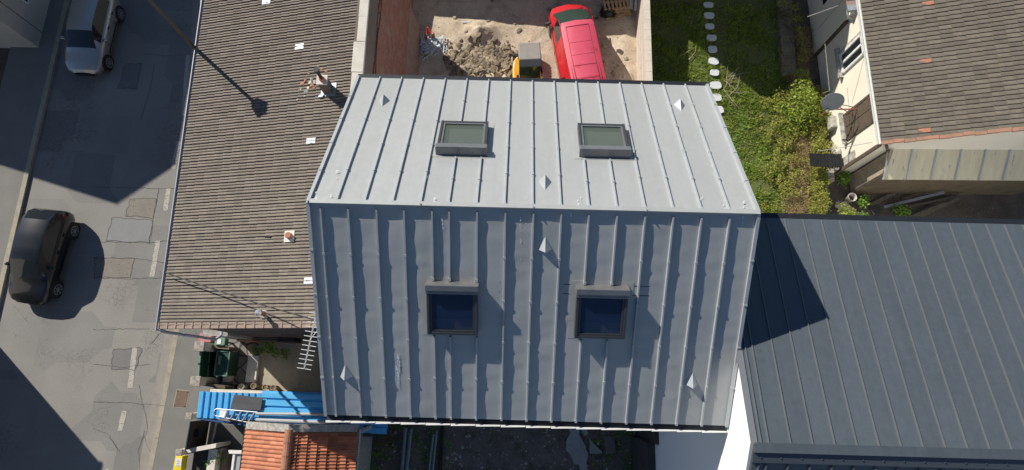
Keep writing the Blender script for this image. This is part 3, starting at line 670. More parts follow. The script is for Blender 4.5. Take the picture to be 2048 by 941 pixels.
rf.hexa([(DX0 - .03, -5.5, lfz(-5.5) - .08), (DX1, -5.5, lfz(-5.5) - .08), (DX1, DR - .36, DZR - .26), (DX0 - .03, DR - .36, DZR - .26), (DX0 - .03, -5.5, lfz(-5.5)), (DX1, -5.5, lfz(-5.5)), (DX1, DR - .36, DZR - .19), (DX0 - .03, DR - .36, DZR - .19)])
rf.build('roof', 'dark_zinc', parent=dh, loc=di)
dseam = zinc_mat('dark_seam', (0.17, 0.185, 0.2), .45, .3)
sp = (at(1712, 892, DZR).x - at(1490 + 12, 892, DZR).x) / 5
x = at(1537, 886, DZR).x
seamsx = [at(1522, 886, DZR).x, x] + [x + .452 * (i + 1) for i in range(30)]
for x in seamsx:
    sm = MB()
    a, b_ = Vector((x, DR + .02, dfz(DR + .02))), Vector((x, DE, DZE))
    sm.hexa([q + Vector((o, 0, 0)) + DN * hh for hh in (-.01, .032) for q, o in ((a, -.012), (a, .012), (b_, .012), (b_, -.012))])
    a, b_ = Vector((x, DR - .42, lfz(DR - .42))), Vector((x, -5.5, lfz(-5.5))); n_ = Vector((0, -.527, .85))
    sm.hexa([q + Vector((o, 0, 0)) + n_ * hh for hh in (-.01, .04) for q, o in ((b_, -.014), (b_, .014), (a, .014), (a, -.014))])
    sm.build('roof_seam', dseam, parent=dh, loc=di)
tr = MB()
tr.hexa([(DX0 - .05, DR - .17, DZR - .06), (DX1, DR - .17, DZR - .06), (DX1, DR + .03, DZR - .03), (DX0 - .05, DR + .03, DZR - .03), (DX0 - .05, DR - .17, DZR + .015), (DX1, DR - .17, DZR + .015), (DX1, DR + .03, DZR + .03), (DX0 - .05, DR + .03, DZR + .03)])
tr.build('ridge_flashing', 'dark_zinc', parent=dh, loc=di)
tr = MB(); tr.hexa([(DX0 - .05, DR - .38, DZR - .24), (DX1, DR - .38, DZR - .24), (DX1, DR - .16, DZR - .14), (DX0 - .05, DR - .16, DZR - .14), (DX0 - .05, DR - .38, DZR - .13), (DX1, DR - .38, DZR - .13), (DX1, DR - .16, DZR - .04), (DX0 - .05, DR - .16, DZR - .04)])
for i in range(34): tr.obox((DX0 + .1 + i * .42, DR - .27, DZR - .08), (.022, .022, .03))
tr.build('lower_flashing', zinc_mat('slate_trim', (0.07, 0.085, 0.105), .5, .2), parent=dh, loc=di)
tr = MB(); tr.hexa([(DX0 - .06, DR, DZR - .14), (DX0 + .02, DR, DZR - .14), (DX0 + .02, DE, DZE - .14), (DX0 - .06, DE, DZE - .14), (DX0 - .06, DR, DZR + .03), (DX0 + .02, DR, DZR + .03), (DX0 + .02, DE, DZE + .03), (DX0 - .06, DE, DZE + .03)])
tr.hexa([(DX0 - .06, -5.5, lfz(-5.5) - .1), (DX0 + .02, -5.5, lfz(-5.5) - .1), (DX0 + .02, DR, DZR - .16), (DX0 - .06, DR, DZR - .16), (DX0 - .06, -5.5, lfz(-5.5) + .03), (DX0 + .02, -5.5, lfz(-5.5) + .03), (DX0 + .02, DR, DZR + .01), (DX0 - .06, DR, DZR + .01)])
tr.build('verge_trim', zinc_mat('verge_grey', (0.2, 0.215, 0.235), .5, .2), parent=dh, loc=di)
tr = MB(); tr.box(DX0, DE + .03, DZE - .14, DX1, DE + .16, DZE + .01); tr.build('gutter', 'dark_trim', parent=dh, loc=di)

# ================================================================== TILED HOUSE ON THE LEFT
def tile_roof(L, W_, course, roll, lip, steps, fn, jitter=.0025, skip=None):
    """L up-slope, W_ along the eave; fn maps (s, w, h) to a point; steps: upstand of each roll in one tile"""
    mb = MB(); nc = int(math.ceil(L / course)); nr = int(W_ / roll)
    for c in range(nc):
        s0, s1 = c * course, min(L, (c + 1) * course + .0)
        tv = {}
        jt = {}
        for r in range(nr):
            st_ = steps[r % len(steps)]; t = r // len(steps)
            if t not in tv: tv[t] = random.random(); jt[t] = (random.uniform(-jitter, jitter), random.uniform(-.006, .006))
            dj, ds = jt[t]; w0, w1 = r * roll, (r + 1) * roll
            prof = [(w0, 0.0), (w0 + .004, st_), (w0 + roll * .35, st_ * .9), (w0 + roll * .8, st_ * .25), (w1, 0.0)]
            P_ = []
            for (s_, hh) in ((s0 + ds, lip + dj), (s1 + .004, 0)):
                for (w_2, h) in prof: P_.append(fn(s_, w_2, h + hh))
            for (w_2, h) in prof: P_.append(fn(s0 + ds, w_2, h + dj - .01))
            n = len(prof); fs = [(i, i + 1, n + i + 1, n + i) for i in range(n - 1)] + [(2 * n + i, 2 * n + i + 1, i + 1, i) for i in range(n - 1)]
            mb.add(P_, fs, tv[t])
    return mb
LA = Vector((-10.57, 1.4, 0)); LROT = R(0.5); LW, LRISE, LE = 5.85, 1.6, 6.9; LLEN = 14.3
th = empty('brown_tiled_house', LA, 'long low house under a brown interlocking tile roof beside the street', 'house', rz=LROT)
pitch = math.atan2(LRISE, LW); LS = math.hypot(LW, LRISE)
SHR = .0185
def lfn(s, w_2, h): return (s * math.cos(pitch) - h * math.sin(pitch) - SHR * w_2 * (1 - s / LS), w_2, LE + s * math.sin(pitch) + h * math.cos(pitch))
tile_roof(LS, LLEN, .305, .0995, .02, (.05, .036), lfn).build('roof', 'tile_brown', parent=th)
wl = MB()
wl.add([(.15, .12, 0), (LW - .3, .12, 0), (LW - .3, .12, LE + LRISE - .12), (.15, .12, LE - .03), (.0, LLEN, 0), (LW - .3, LLEN, 0), (LW - .3, LLEN, LE + LRISE - .12), (.0, LLEN, LE - .03)], [(0, 1, 2, 3), (7, 6, 5, 4), (0, 3, 7, 4), (1, 5, 6, 2), (3, 2, 6, 7)])
wl.build('wall', 'old_wall', parent=th)
# party wall seen from the yard: grey render, brick, pinkish base, pale coping
pw = MB(); pw.box(LW - .3, 5.6, 7.1, LW - .02, LLEN, LE + LRISE + .1); pw.build('rendered_wall', 'grey_render', parent=th)
pw = MB(); pw.box(LW - .3, 5.6, 2.1, LW + .03, LLEN, 7.1)
for i in range(14): # ragged upper edge of the brickwork
    y = 5.8 + i * .6; pw.box(LW - .2, y, 7.1, LW + .025, y + random.uniform(.25, .55), 7.1 + random.uniform(.02, .2))
pw.build('brick_wall', 'brick', parent=th)
pw = MB(); pw.add([(LW - .3, 5.6, 0), (LW + .16, 5.6, 0), (LW + .16, LLEN, 0), (LW - .3, LLEN, 0), (LW - .3, 5.6, 2.4), (LW + .05, 5.6, 2.2), (LW + .05, LLEN, 2.35), (LW - .3, LLEN, 2.4)], [(0, 1, 2, 3), (4, 5, 6, 7), (0, 1, 5, 4), (1, 2, 6, 5), (2, 3, 7, 6)]); pw.build('plinth', 'pink_base', parent=th)
cp = MB(); y = 5.2
while y < LLEN:
    l_ = random.uniform(.8, 1.3); wd = .27 if y < 7.9 else .19; zt = LE + LRISE + .13
    j = random.uniform(-.015, .015)
    cp.box(LW - .02 - wd + j, y, zt - .1, LW + .06, min(LLEN, y + l_) - .008, zt + random.uniform(-.01, .012)); y += l_
cp.build('wall_coping', 'mortar', parent=th, bevel=.01)
cb = MB(); cb.tube([(LW + .05, y_, 7.15 + .1 * math.sin(y_ * 2.2)) for y_ in [6 + .25 * i for i in range(32)]], .012, 5); cb.build('wall_cable', 'cable', parent=th)
cb = MB(); cb.box(LW + .02, 7.45, 6.9, LW + .12, 7.62, 7.15); cb.build('meter_box', 'pvc', parent=th)
# verge tiles along the gable, gutter, downpipe
vg = MB(); n = 20
for k in range(n):
    s0, s1 = LS * k / n, LS * (k + 1) / n - .012
    p = [lfn(s_, w_2, h) for h in (-.09, .05) for s_, w_2 in ((s0, -.1), (s1, -.1), (s1, .07), (s0, .07))]; vg.hexa(p)
    vg.hexa([lfn(s_, w_2, h) for h in (.03, .075) for s_, w_2 in ((s0 - .015, -.105), (s0 + .02, -.105), (s0 + .02, .08), (s0 - .015, .08))])
vg.build('verge_tiles', 'verge_tile', parent=th)
gt = MB(); sx_ = SHR * LLEN
gt.hexa([(-.13, -.15, LE - .1), (-.02, -.15, LE - .1), (-.02 - sx_, LLEN, LE - .1), (-.13 - sx_, LLEN, LE - .1), (-.15, -.15, LE - .0), (-.125, -.15, LE - .0), (-.125 - sx_, LLEN, LE - .0), (-.15 - sx_, LLEN, LE - .0)])
gt.build('gutter', 'pvc', parent=th)
dp = MB(); dp.tube([(-.08, -.1, LE - .08), (-.02, -.16, LE - .3), (.04, -.17, LE - .5), (.04, -.17, 3.5), (.12, -.02, 3.3), (.12, .1, 3.28)], .05, 10)
for z in (4.2, 5.6): dp.tube([(.04, -.17, z), (.04, -.17, z + .05)], .06, 10)
dp.build('downpipe', 'pvc', parent=th)
# clear glass tiles
linv = (Matrix.Translation(LA) @ Matrix.Rotation(LROT, 4, 'Z')).inverted()
def SL(q): return (q.x + SHR * q.y) / (math.cos(pitch) + SHR * q.y / LS)
def on_left(u, v):
    z = 7.8
    for i in range(30):
        q = linv @ at(u, v, z); z = LE + SL(q) * math.sin(pitch)
    return linv @ at(u, v, z)
for (u, v) in ((601, 95), (624, 283), (620, 562), (535, 5)):
    q = on_left(u, v); s = SL(q); g = MB()
    for k in range(2):
        g.hexa([lfn(s + a, q.y - .1 + k * .1 + b_, h) for h in (.03, .06) for a, b_ in ((-.16, 0), (.15, 0), (.15, .09), (-.16, .09))])
    g.build('glass_tile', 'clear', parent=th, bevel=.008)
q = on_left(538, 476); hl = MB(); hl.tube([lfn(SL(q) - .1, q.y, .03), lfn(SL(q) + .1, q.y, .034)], [.03, .03], 8); hl.build('vent_slot', 'rubber', parent=th)
# chimney with lead skirt, terracotta pot and black cowl
q = on_left(664, 182); zc = LE + SL(q) * math.sin(pitch)
ch = MB(); cx, cy = q.x - .1, q.y + .02; ch.box(cx - .14, cy - .13, zc - .3, cx + .12, cy + .13, zc + .62); chim = ch.build('chimney', mat('chimney_render', (0.17, 0.125, 0.1), (0.11, 0.085, 0.07), 4, .95, bump=.5), parent=th)
cc = MB(); cc.box(cx - .17, cy - .155, zc + .62, cx + .145, cy + .155, zc + .665); cc.build('chimney_cap', 'mortar', parent=chim)
cc = MB(); cc.tube([(cx, cy, zc + .65), (cx, cy, zc + .78)], [.085, .075], 14); cc.build('chimney_pot', 'terracotta', parent=chim)
cc = MB(); cc.tube([(cx, cy, zc + .76), (cx, cy, zc + 1.14)], [.05, .05], 12); cc.tube([(cx, cy, zc + 1.12), (cx, cy, zc + 1.24)], [.075, .08], 14); cc.build('cowl', 'blackmetal', parent=chim)
fl = MB(); s = SL(q)
fl.hexa([lfn(s + a, q.y + b_, h) for h in (.04, .065) for a, b_ in ((-.33, -.19), (.17, -.19), (.17, .23), (-.33, .23))]); fl.hexa([lfn(s + a, q.y + b_, h) for h in (.04, .1) for a, b_ in ((-.4, -.22), (-.24, -.22), (-.2, -.14), (-.36, -.14))]); fl.build('flashing', 'lead', parent=chim)
q = on_left(581, 474); s = SL(q); pf = MB(); pf.hexa([lfn(s + a, q.y + b_, h) for h in (.04, .07) for a, b_ in ((-.16, -.17), (.16, -.17), (.16, .17), (-.16, .17))]); vp = pf.build('vent_base', 'mortar', parent=th)
zc = LE + SL(q) * math.sin(pitch); pf = MB(); pf.tube([(q.x, q.y, zc), (q.x, q.y, zc + .2), (q.x, q.y, zc + .22)], [.095, .095, .08], 16); pf.build('vent_pipe', 'terracotta', parent=vp)
# small stove pipe near the gable
q = on_left(531, 630); zc = LE + SL(q) * math.sin(pitch); sp_ = MB(); sp_.tube([(q.x, q.y, zc - .1), (q.x, q.y, zc + .48)], .055, 12); spo = sp_.build('stove_pipe', 'rust', parent=th)
sp_ = MB(); sp_.tube([(q.x, q.y, zc + .46), (q.x, q.y, zc + .52), (q.x, q.y, zc + .6)], [.08, .095, .03], 12); sp_.build('cowl', 'alu', parent=spo)
sp_ = MB(); sp_.tube([(q.x, q.y, zc + .02), (q.x, q.y, zc + .1)], [.16, .1], 12); sp_.build('collar', 'mortar_old', parent=spo)
# broken brick and mortar lying round the chimney, each piece a thing
RM = th.matrix_world
Lm = Matrix.Translation(LA) @ Matrix.Rotation(LROT, 4, 'Z')
frag_spots = [(607, 170, .1, 't'), (612, 163, .07, 't'), (614, 186, .11, 's'), (622, 168, .08, 'm'), (626, 173, .09, 't'), (630, 166, .07, 'm'), (618, 178, .06, 'm'), (600, 182, .05, 't'), (603, 180, .05, 's'), (619, 149, .06, 't'), (645, 140, .06, 't'), (654, 145, .07, 't'), (624, 160, .07, 's'), (629, 178, .06, 't'), (638, 134, .05, 's'), (610, 194, .035, 'm'), (596, 201, .035, 'm')]
fm = {'t': ('terracotta', 'broken terracotta brick fragment lying on the brown roof beside the chimney'), 's': ('mortar_old', 'grey mortar lump lying on the brown roof beside the chimney'), 'm': ('mortar', 'pale mortar crumb lying on the brown roof beside the chimney')}
def frag_label(u, v, r, k):
    same = sorted([f for f in frag_spots if f[3] == k], key=lambda f: f[0]); i = [f[:2] for f in same].index((u, v))
    kind = {'t': 'terracotta brick fragment', 's': 'grey mortar lump', 'm': 'pale mortar crumb'}[k]
    o_ = ['leftmost', 'second from the left', 'third from the left', 'fourth from the left', 'fifth from the left', 'sixth from the left', 'seventh from the left', 'eighth from the left', 'ninth from the left'][i]
    return '%s %s among those round the roof chimney' % ('small ' + kind if r < .08 else 'large ' + kind, o_)
for (u, v, r, k) in frag_spots:
    q = on_left(u, v); wpt = Lm @ Vector((q.x, q.y, LE + SL(q) * math.sin(pitch) + .045)); o = MB().rock((0, 0, 0), r * 1.0, .45).build('brick_fragment' if k == 't' else 'mortar_fragment', fm[k][0], loc=wpt)
    tag(o, frag_label(u, v, r, k), 'rubble', 'broken pieces by the chimney')

# ================================================================== STREET LAMP
lb = at(398, 97, 4.72); base_dir = at(398, 97, 4.72)
lx, ly = at(398, 98, 6.8).x, at(398, 98, 6.8).y
lamp = empty('street_lamp', (lx - .12, ly, .12), 'tall olive street lamp post rising past the gutter of the brown tiled roof', 'street lamp')
lm = MB(); HL = 9.62; lm.tube([(0, 0, 0), (0, 0, 1.2), (0, 0, 1.25), (0, 0, HL)], [.11, .1, .085, .055], 12); lm.build('pole', 'postgreen', parent=lamp)
lm = MB(); lm.tube([(0, 0, HL), (0, 0, HL + .1)], [.06, .08], 10); lm.hexa([(-.12, -.12, HL + .1), (.12, -.12, HL + .1), (.12, .12, HL + .1), (-.12, .12, HL + .1), (-.2, -.2, HL + .5), (.2, -.2, HL + .5), (.2, .2, HL + .5), (-.2, .2, HL + .5)]); lm.build('lantern', 'headlamp', parent=lamp)
lm = MB(); lm.hexa([(-.19, -.19, HL + .5), (.19, -.19, HL + .5), (.19, .19, HL + .5), (-.19, .19, HL + .5), (-.08, -.08, HL + .6), (.08, -.08, HL + .6), (.08, .08, HL + .6), (-.08, .08, HL + .6)]); lm.build('lantern_cap', 'blackmetal', parent=lamp)

# ================================================================== VEHICLES
def loft(stations, group, bow=lambda x: 0):
    """stations: list of (x, [(y,z)...]) half sections from the bottom outwards to the top centre; returns dict group -> MB"""
    n = len(stations[0][1]); out = {}
    for i in range(len(stations) - 1):
        xa, A = stations[i]; xb, B = stations[i + 1]
        for j in range(n - 1):
            for sgn in (1, -1):
                q = [(xa, sgn * A[j][0], A[j][1]), (xb, sgn * B[j][0], B[j][1]), (xb, sgn * B[j + 1][0], B[j + 1][1]), (xa, sgn * A[j + 1][0], A[j + 1][1])]
                q = [(a_[0] - bow(a_[0]) * (a_[1] / .95) ** 2, a_[1], a_[2]) for a_ in q]
                if sgn > 0: q = q[::-1]
                g = group(i, j, sgn); out.setdefault(g, MB()).add(q, [(0, 1, 2, 3)], .5)
    return out
def interp(st, sub):
    xs = [s[0] for s in st]; res = []
    def cr(a, b_, c, d, t): return .5 * (2 * b_ + (c - a) * t + (2 * a - 5 * b_ + 4 * c - d) * t * t + (3 * b_ - a - 3 * c + d) * t ** 3)
    for i in range(len(st) - 1):
        P0, P1, P2, P3 = st[max(i - 1, 0)], st[i], st[i + 1], st[min(i + 2, len(st) - 1)]
        for k in range(sub):
            t = k / sub
            res.append((P1[0] + (P2[0] - P1[0]) * t, [(cr(P0[1][j][0], P1[1][j][0], P2[1][j][0], P3[1][j][0], t) * .5 + (P1[1][j][0] + (P2[1][j][0] - P1[1][j][0]) * t) * .5, cr(P0[1][j][1], P1[1][j][1], P2[1][j][1], P3[1][j][1], t) * .3 + (P1[1][j][1] + (P2[1][j][1] - P1[1][j][1]) * t) * .7) for j in range(len(P1[1]))]))
    res.append(st[-1]); return res
def weld(o):
    import bmesh
    bm = bmesh.new(); bm.from_mesh(o.data); bmesh.ops.remove_doubles(bm, verts=bm.verts, dist=.0008); bmesh.ops.recalc_face_normals(bm, faces=bm.faces)
    bm.to_mesh(o.data); bm.free()
def wheel(root, x, y, r=.31, w=.2, m='rim'):
    side = 1 if y > 0 else -1
    t = MB(); t.tube([(x, y - w / 2, r), (x, y - w / 2 + .02, r), (x, y + w / 2 - .02, r), (x, y + w / 2, r)], [r * .9, r, r, r * .9], 28)
    wo = t.build('wheel', 'rubber', parent=root, smooth=False)
    h = MB(); yo = y + side * (w / 2 + .004)
    h.tube([(x, yo - side * .01, r), (x, yo, r)], [r * .66, r * .64], 24, mi=1)
    for k in range(7):
        a = 2 * math.pi * k / 7; c, s = math.cos(a), math.sin(a)
        h.beam((x + c * .04, yo + side * .008, r + s * .04), (x + c * r * .66, yo + side * .008, r + s * r * .66), .045, .02, up=(0, 1, 0))
    h.tube([(x, yo, r), (x, yo + side * .02, r)], [.07, .05], 12)
    n = 24   # rim lip
    for k in range(n):
        a, b_ = 2 * math.pi * k / n, 2 * math.pi * (k + 1) / n
        h.beam((x + math.cos(a) * r * .68, yo + side * .006, r + math.sin(a) * r * .68), (x + math.cos(b_) * r * .68, yo + side * .006, r + math.sin(b_) * r * .68), .03, .02, up=(0, 1, 0))
    h.build('rim', [m, 'blackmetal'], parent=wo)
def small_car(name, loc, rz, paint, label):
    car = empty(name, loc, label, 'car', rz=rz)
    # x forward; section points: floor, sill, bulge, shoulder, window base, window top, roof side, roof centre
    def sec(wd, zs, zb, zw, zt, wt): return [(0, zs), (wd * .86, zs), (wd * .98, zs + .18), (wd, zb * .8), (wd * .95, zb), (wd * .88, zw), (wt, zt), (wt * .8, zt + .035), (0, zt + .05)]
    st = [(-1.98, sec(.6, .35, .6, .62, .62, .5)), (-1.9, sec(.74, .28, .85, .9, .93, .58)), (-1.72, sec(.82, .22, .92, .97, 1.2, .6)), (-1.35, sec(.85, .2, .94, .99, 1.4, .58)), (-.7, sec(.86, .19, .93, .98, 1.45, .58)), (0, sec(.86, .19, .92, .96, 1.44, .57)), (.35, sec(.86, .19, .9, .94, 1.36, .58)), (1.0, sec(.85, .19, .87, .9, .98, .66)), (1.2, sec(.84, .2, .84, .86, .88, .62)), (1.65, sec(.8, .22, .74, .77, .78, .58)), (1.88, sec(.7, .26, .6, .63, .64, .48)), (1.99, sec(.5, .3, .5, .52, .53, .35))]
    S = interp(st, 4)
    def grp(i, j, s):
        x = S[i][0]
        if j == 5 and -1.45 < x < .62: return 'side' if s > 0 else 'side2'
        if j >= 6 and .3 <= x < .98: return 'wind'
        if j >= 6 and -1.9 < x < -1.42: return 'rear'
        return 'body'
    g = loft(S, grp)
    b_ = g['body'].build('body', paint, parent=car, smooth=True); weld(b_)
    for kk in ('side', 'side2'): o = g[kk].build('side_window', 'glass_dark', parent=car, smooth=True); weld(o)
    o = g['wind'].build('windscreen', 'glass_dark', parent=car, smooth=True); weld(o)
    o = g['rear'].build('rear_window', 'glass_dark', parent=car, smooth=True); weld(o)
    for x in (-1.22, 1.3):
        for s in (-1, 1):
            ar = MB(); ar.tube([(x, s * .66, .31), (x, s * .852, .31)], [.375, .375], 28); ar.build('wheel_arch', 'rubber', parent=car)
            wheel(car, x, s * .775)
    for s in (-1, 1):
        h = MB(); h.rock((1.66, s * .6, .68), .001); h = MB(); h.hexa([(1.45, s * .72, .7), (1.8, s * .58, .56), (1.72, s * .42, .6), (1.5, s * .56, .74), (1.43, s * .73, .78), (1.78, s * .6, .66), (1.7, s * .42, .7), (1.48, s * .56, .8)]); h.build('headlight', 'headlamp', parent=car, bevel=.02)
        h = MB(); h.hexa([(-1.93, s * .5, .75), (-1.72, s * .8, .75), (-1.6, s * .81, .78), (-1.85, s * .55, .78), (-1.9, s * .5, .98), (-1.7, s * .77, .98), (-1.62, s * .78, .98), (-1.85, s * .5, 1.0)]); h.build('tail_light', 'taillamp', parent=car, bevel=.02)
        h = MB(); h.tube([(.55, s * .84, .93), (.52, s * 1.0, .97), (.5, s * 1.03, .97)], [.04, .085, .06], 10); h.build('wing_mirror', paint, parent=car, smooth=True)
        for x in (-.25, .42 - .9 + .95 if False else -1.0):
            h = MB(); h.beam((x, s * .868, .82), (x + .16, s * .868, .82), .03, .035); h.build('door_handle', 'rubber' if paint == 'silver' else 'blackmetal', parent=car)
        h = MB()
        for x in (-.62, .5): h.beam((x, s * .861, .3), (x + .02, s * .861, .9), .008, .01, up=(1, 0, 0))
        h.beam((-.75, s * .865, .42), (.85, s * .865, .42), .02, .03); h.build('door_seam', 'blackmetal', parent=car)
    h = MB(); h.hexa([(1.9, -.35, .3), (2.0, -.35, .3), (2.0, .35, .3), (1.9, .35, .3), (1.9, -.35, .42), (1.985, -.35, .42), (1.985, .35, .42), (1.9, .35, .42)]); h.build('grille', 'rubber', parent=car)
    h = MB(); h.hexa([(1.84, -.66, .28), (1.9, -.6, .28), (1.88, -.52, .28), (1.8, -.55, .28), (1.84, -.68, .36), (1.9, -.6, .36), (1.88, -.52, .36), (1.8, -.55, .36)]); h.build('fog_light', 'rubber', parent=car)
    return car
wf, wr = at(217, 130, .31), at(242, 25, .31); d = (wf - wr); hd_ = math.atan2(d.y, d.x)
ctr = (wf + wr) / 2; leftv = Vector((-math.sin(hd_), math.cos(hd_), 0))
c = ctr - leftv * .86 - Vector((math.cos(hd_), math.sin(hd_), 0)) * .04
small_car('parked_car', (c.x, c.y, 0), hd_, 'silver', 'silver hatchback parked at the top left on the shaded street')
c = at(186, 515, .5); small_car('parked_car', (c.x - 2.1, c.y, 0), hd_ - .05, 'blackcar', 'black hatchback parked at the left edge on the sunlit street')

# red van
rl, rr_, fl_, fr_ = at(1138, 160, 1.9), at(1215, 163, 1.9), at(1120, 47, 1.9), at(1184, 38, 1.9)
ax = ((fl_ + fr_) / 2 - (rl + rr_) / 2).normalized(); vh = math.atan2(ax.y, ax.x)
front = at(1146, 10, .6)
van = empty('red_van', (0, 0, 0), 'red panel van parked in the sandy yard beside the mini digger', 'van', rz=vh)
def vsec(wd, zs, zb, zw, zt, wt, cr=.04): return [(0, zs), (wd * .9, zs), (wd, zs + .2), (wd * 1.0, zb * .75), (wd * .97, zb), (wd * .93, zw), (wt, zt), (wt * .93, zt + cr * .9), (0, zt + cr)]
vst = [(-2.35, vsec(.9, .3, 1.1, 1.15, 1.78, .7)), (-2.3, vsec(.95, .25, 1.1, 1.15, 1.86, .74)), (-1.2, vsec(.96, .22, 1.1, 1.15, 1.9, .75)), (0, vsec(.96, .22, 1.08, 1.13, 1.9, .75)), (.6, vsec(.96, .22, 1.06, 1.1, 1.88, .73)), (1.05, vsec(.95, .22, 1.05, 1.08, 1.72, .74)), (1.85, vsec(.93, .22, 1.0, 1.04, 1.12, .8)), (2.05, vsec(.9, .24, .93, .97, 1.0, .7)), (2.3, vsec(.8, .28, .78, .82, .83, .6)), (2.42, vsec(.62, .32, .6, .63, .64, .45))]
VS = interp(vst, 4)
def vg_(i, j, s):
    x = VS[i][0]
    if j == 5 and .0 < x < 1.1: return 'side' if s > 0 else 'side2'
    if j >= 6 and .8 <= x < 1.8: return 'wind'
    if j >= 6 and x < .8: return 'roof'
    return 'body'
g = loft(VS, vg_, lambda x: .2 * min(1, max(0, (x - .3) / .8)))
rc_ = (rl + rr_) / 2; fc_ = (fl_ + fr_) / 2
vc = front - ax * 2.42
side_off = 0
ctrline = fc_ + (rc_ - fc_) * .5
nrm = Vector((-ax.y, ax.x, 0)); off = (ctrline - vc).dot(nrm); vc = vc + nrm * off
van.location = (vc.x, vc.y, 0)
for key, nm, mm in (('body', 'body', 'red'), ('roof', 'roof', 'red_roof'), ('side', 'side_window', 'glass_dark'), ('side2', 'side_window', 'glass_dark'), ('wind', 'windscreen', glass_mat('van_glass', (.03, .055, .045), .03))):
    o = g[key].build(nm, mm, parent=van, smooth=True); weld(o)
    if key == 'roof': vroof = o
pr_ = MB()
def rline(a, b_, w_=.014): pr_.beam((a[0], a[1], a[2]), (b_[0], b_[1], b_[2]), w_, .012)
zt = 1.937
for x in (-2.0, -1.4, -.9, -.3, .5):
    rline((x, -.5, zt), (x, .5, zt))
for s in (-1, 1):
    rline((-2.2, s * .5, zt), (.5, s * .5, zt - .002)); rline((-2.2, s * .6, zt - .007), (.4, s * .6, zt - .02), .01)
pr_.build('roof_pressing', 'reddark', parent=vroof)
dr = MB()
for s in (-1, 1): dr.tube([(-2.25, s * .735, 1.915), (0, s * .745, 1.925), (.9, s * .73, 1.9)], .014, 6)
dr.build('drip_rail', 'red', parent=van)
for x in (-1.5, 1.5):
    for s in (-1, 1):
        ar = MB(); ar.tube([(x, s * .7, .33), (x, s * .958, .33)], [.39, .39], 28); ar.build('wheel_arch', 'rubber', parent=van)
        wheel(van, x, s * .87, .32)
for s in (-1, 1):
    h = MB(); h.tube([(1.3, s * .93, 1.12), (1.27, s * 1.1, 1.17)], [.03, .03], 8); h.hexa([(1.2, s * 1.04, 1.05), (1.34, s * 1.04, 1.05), (1.3, s * 1.24, 1.07), (1.22, s * 1.22, 1.07), (1.2, s * 1.04, 1.27), (1.34, s * 1.04, 1.25), (1.3, s * 1.24, 1.22), (1.22, s * 1.22, 1.23)]); h.build('wing_mirror', 'blackmetal', parent=van, bevel=.02)
    h = MB(); h.hexa([(1.95, s * .84, .76), (2.3, s * .68, .64), (2.22, s * .5, .7), (1.98, s * .66, .84), (1.93, s * .84, .9), (2.25, s * .69, .78), (2.2, s * .5, .82), (1.98, s * .66, .94)]); h.build('headlight', 'headlamp', parent=van, bevel=.02)
    h = MB(); h.beam((-2.2, s * .965, .95), (1.9, s * .965, .9), .03, .05); h.beam((.15, s * .962, .3), (.17, s * .957, 1.1), .01, .012, up=(1, 0, 0)); h.beam((1.25, s * .962, .3), (1.3, s * .957, 1.05), .01, .012, up=(1, 0, 0)); h.build('side_moulding', 'reddark', parent=van)
    h = MB(); h.hexa([(-2.36, s * .8, 1.0), (-2.3, s * .8, 1.0), (-2.3, s * .94, 1.0), (-2.36, s * .92, 1.0), (-2.33, s * .76, 1.5), (-2.28, s * .76, 1.5), (-2.28, s * .88, 1.5), (-2.33, s * .86, 1.5)]); h.build('tail_light', 'taillamp', parent=van)
for y_ in (-.36, .36):
    h = MB(); h.obox((.65, y_, 1.0), (.5, .5, .5)); h.obox((.42, y_, 1.35), (.12, .48, .5)); h.build('front_seat', 'seat', parent=van)
h = MB(); h.obox((1.28, .0, 1.3), (.12, .22, .06)); h.build('interior_mirror', 'blackmetal', parent=van)
h = MB(); h.beam((1.86, -.6, 1.12), (1.75, .1, 1.16), .02, .02); h.beam((1.84, .05, 1.13), (1.74, .62, 1.15), .02, .02); h.build('wiper', 'blackmetal', parent=van)
h = MB(); h.hexa([(-2.38, -.3, 1.84), (-2.3, -.3, 1.84), (-2.3, .3, 1.84), (-2.38, .3, 1.84), (-2.38, -.3, 1.88), (-2.28, -.3, 1.9), (-2.28, .3, 1.9), (-2.38, .3, 1.88)]); h.build('brake_light', 'taillamp', parent=van)

# mini digger
e0, e1, e2, e3 = at(1036, 88, 2.35), at(1079, 85, 2.35), at(1083, 118, 2.35), at(1038, 121, 2.35)
ec = (e0 + e1 + e2 + e3) / 4; ea = math.atan2(e1.y - e0.y, e1.x - e0.x) - .02
dg = empty('mini_digger', (ec.x, ec.y, 0), 'yellow mini digger with grey cab roof standing beside the red van', 'digger', rz=ea)
for s in (-1, 1):
    t = MB(); t.hexa([(s * .5 - .15, -1.1, .02), (s * .5 + .15, -1.1, .02), (s * .5 + .15, .9, .02), (s * .5 - .15, .9, .02), (s * .5 - .15, -1.25, .42), (s * .5 + .15, -1.25, .42), (s * .5 + .15, 1.05, .42), (s * .5 - .15, 1.05, .42)])
    for k in range(16): t.box(s * .5 - .16, -1.2 + k * .14, .42, s * .5 + .16, -1.13 + k * .14, .45)
    t.build('track', 'rubber', parent=dg, bevel=.05)
t = MB(); 
poly = [(-.72, -.1), (-.66, .28), (-.5, .5), (.45, .5), (.55, -1.0), (-.55, -1.2), (-.74, -.7)]
t.prism(poly, .55, 1.15); t.build('body', 'yellow', parent=dg, bevel=.06)
t = MB(); t.tube([(-.52, -.55, 1.1), (-.52, -.62, 1.45)], .055, 10); t.build('exhaust', 'blackmetal', parent=dg)
t = MB()
for (x, y_) in ((-.42, .38), (.42, .38), (-.42, -.36), (.42, -.36)): t.beam((x, y_, 1.1), (x * .97, y_ * .97, 2.32), .06, .06, up=(0, 1, 0))
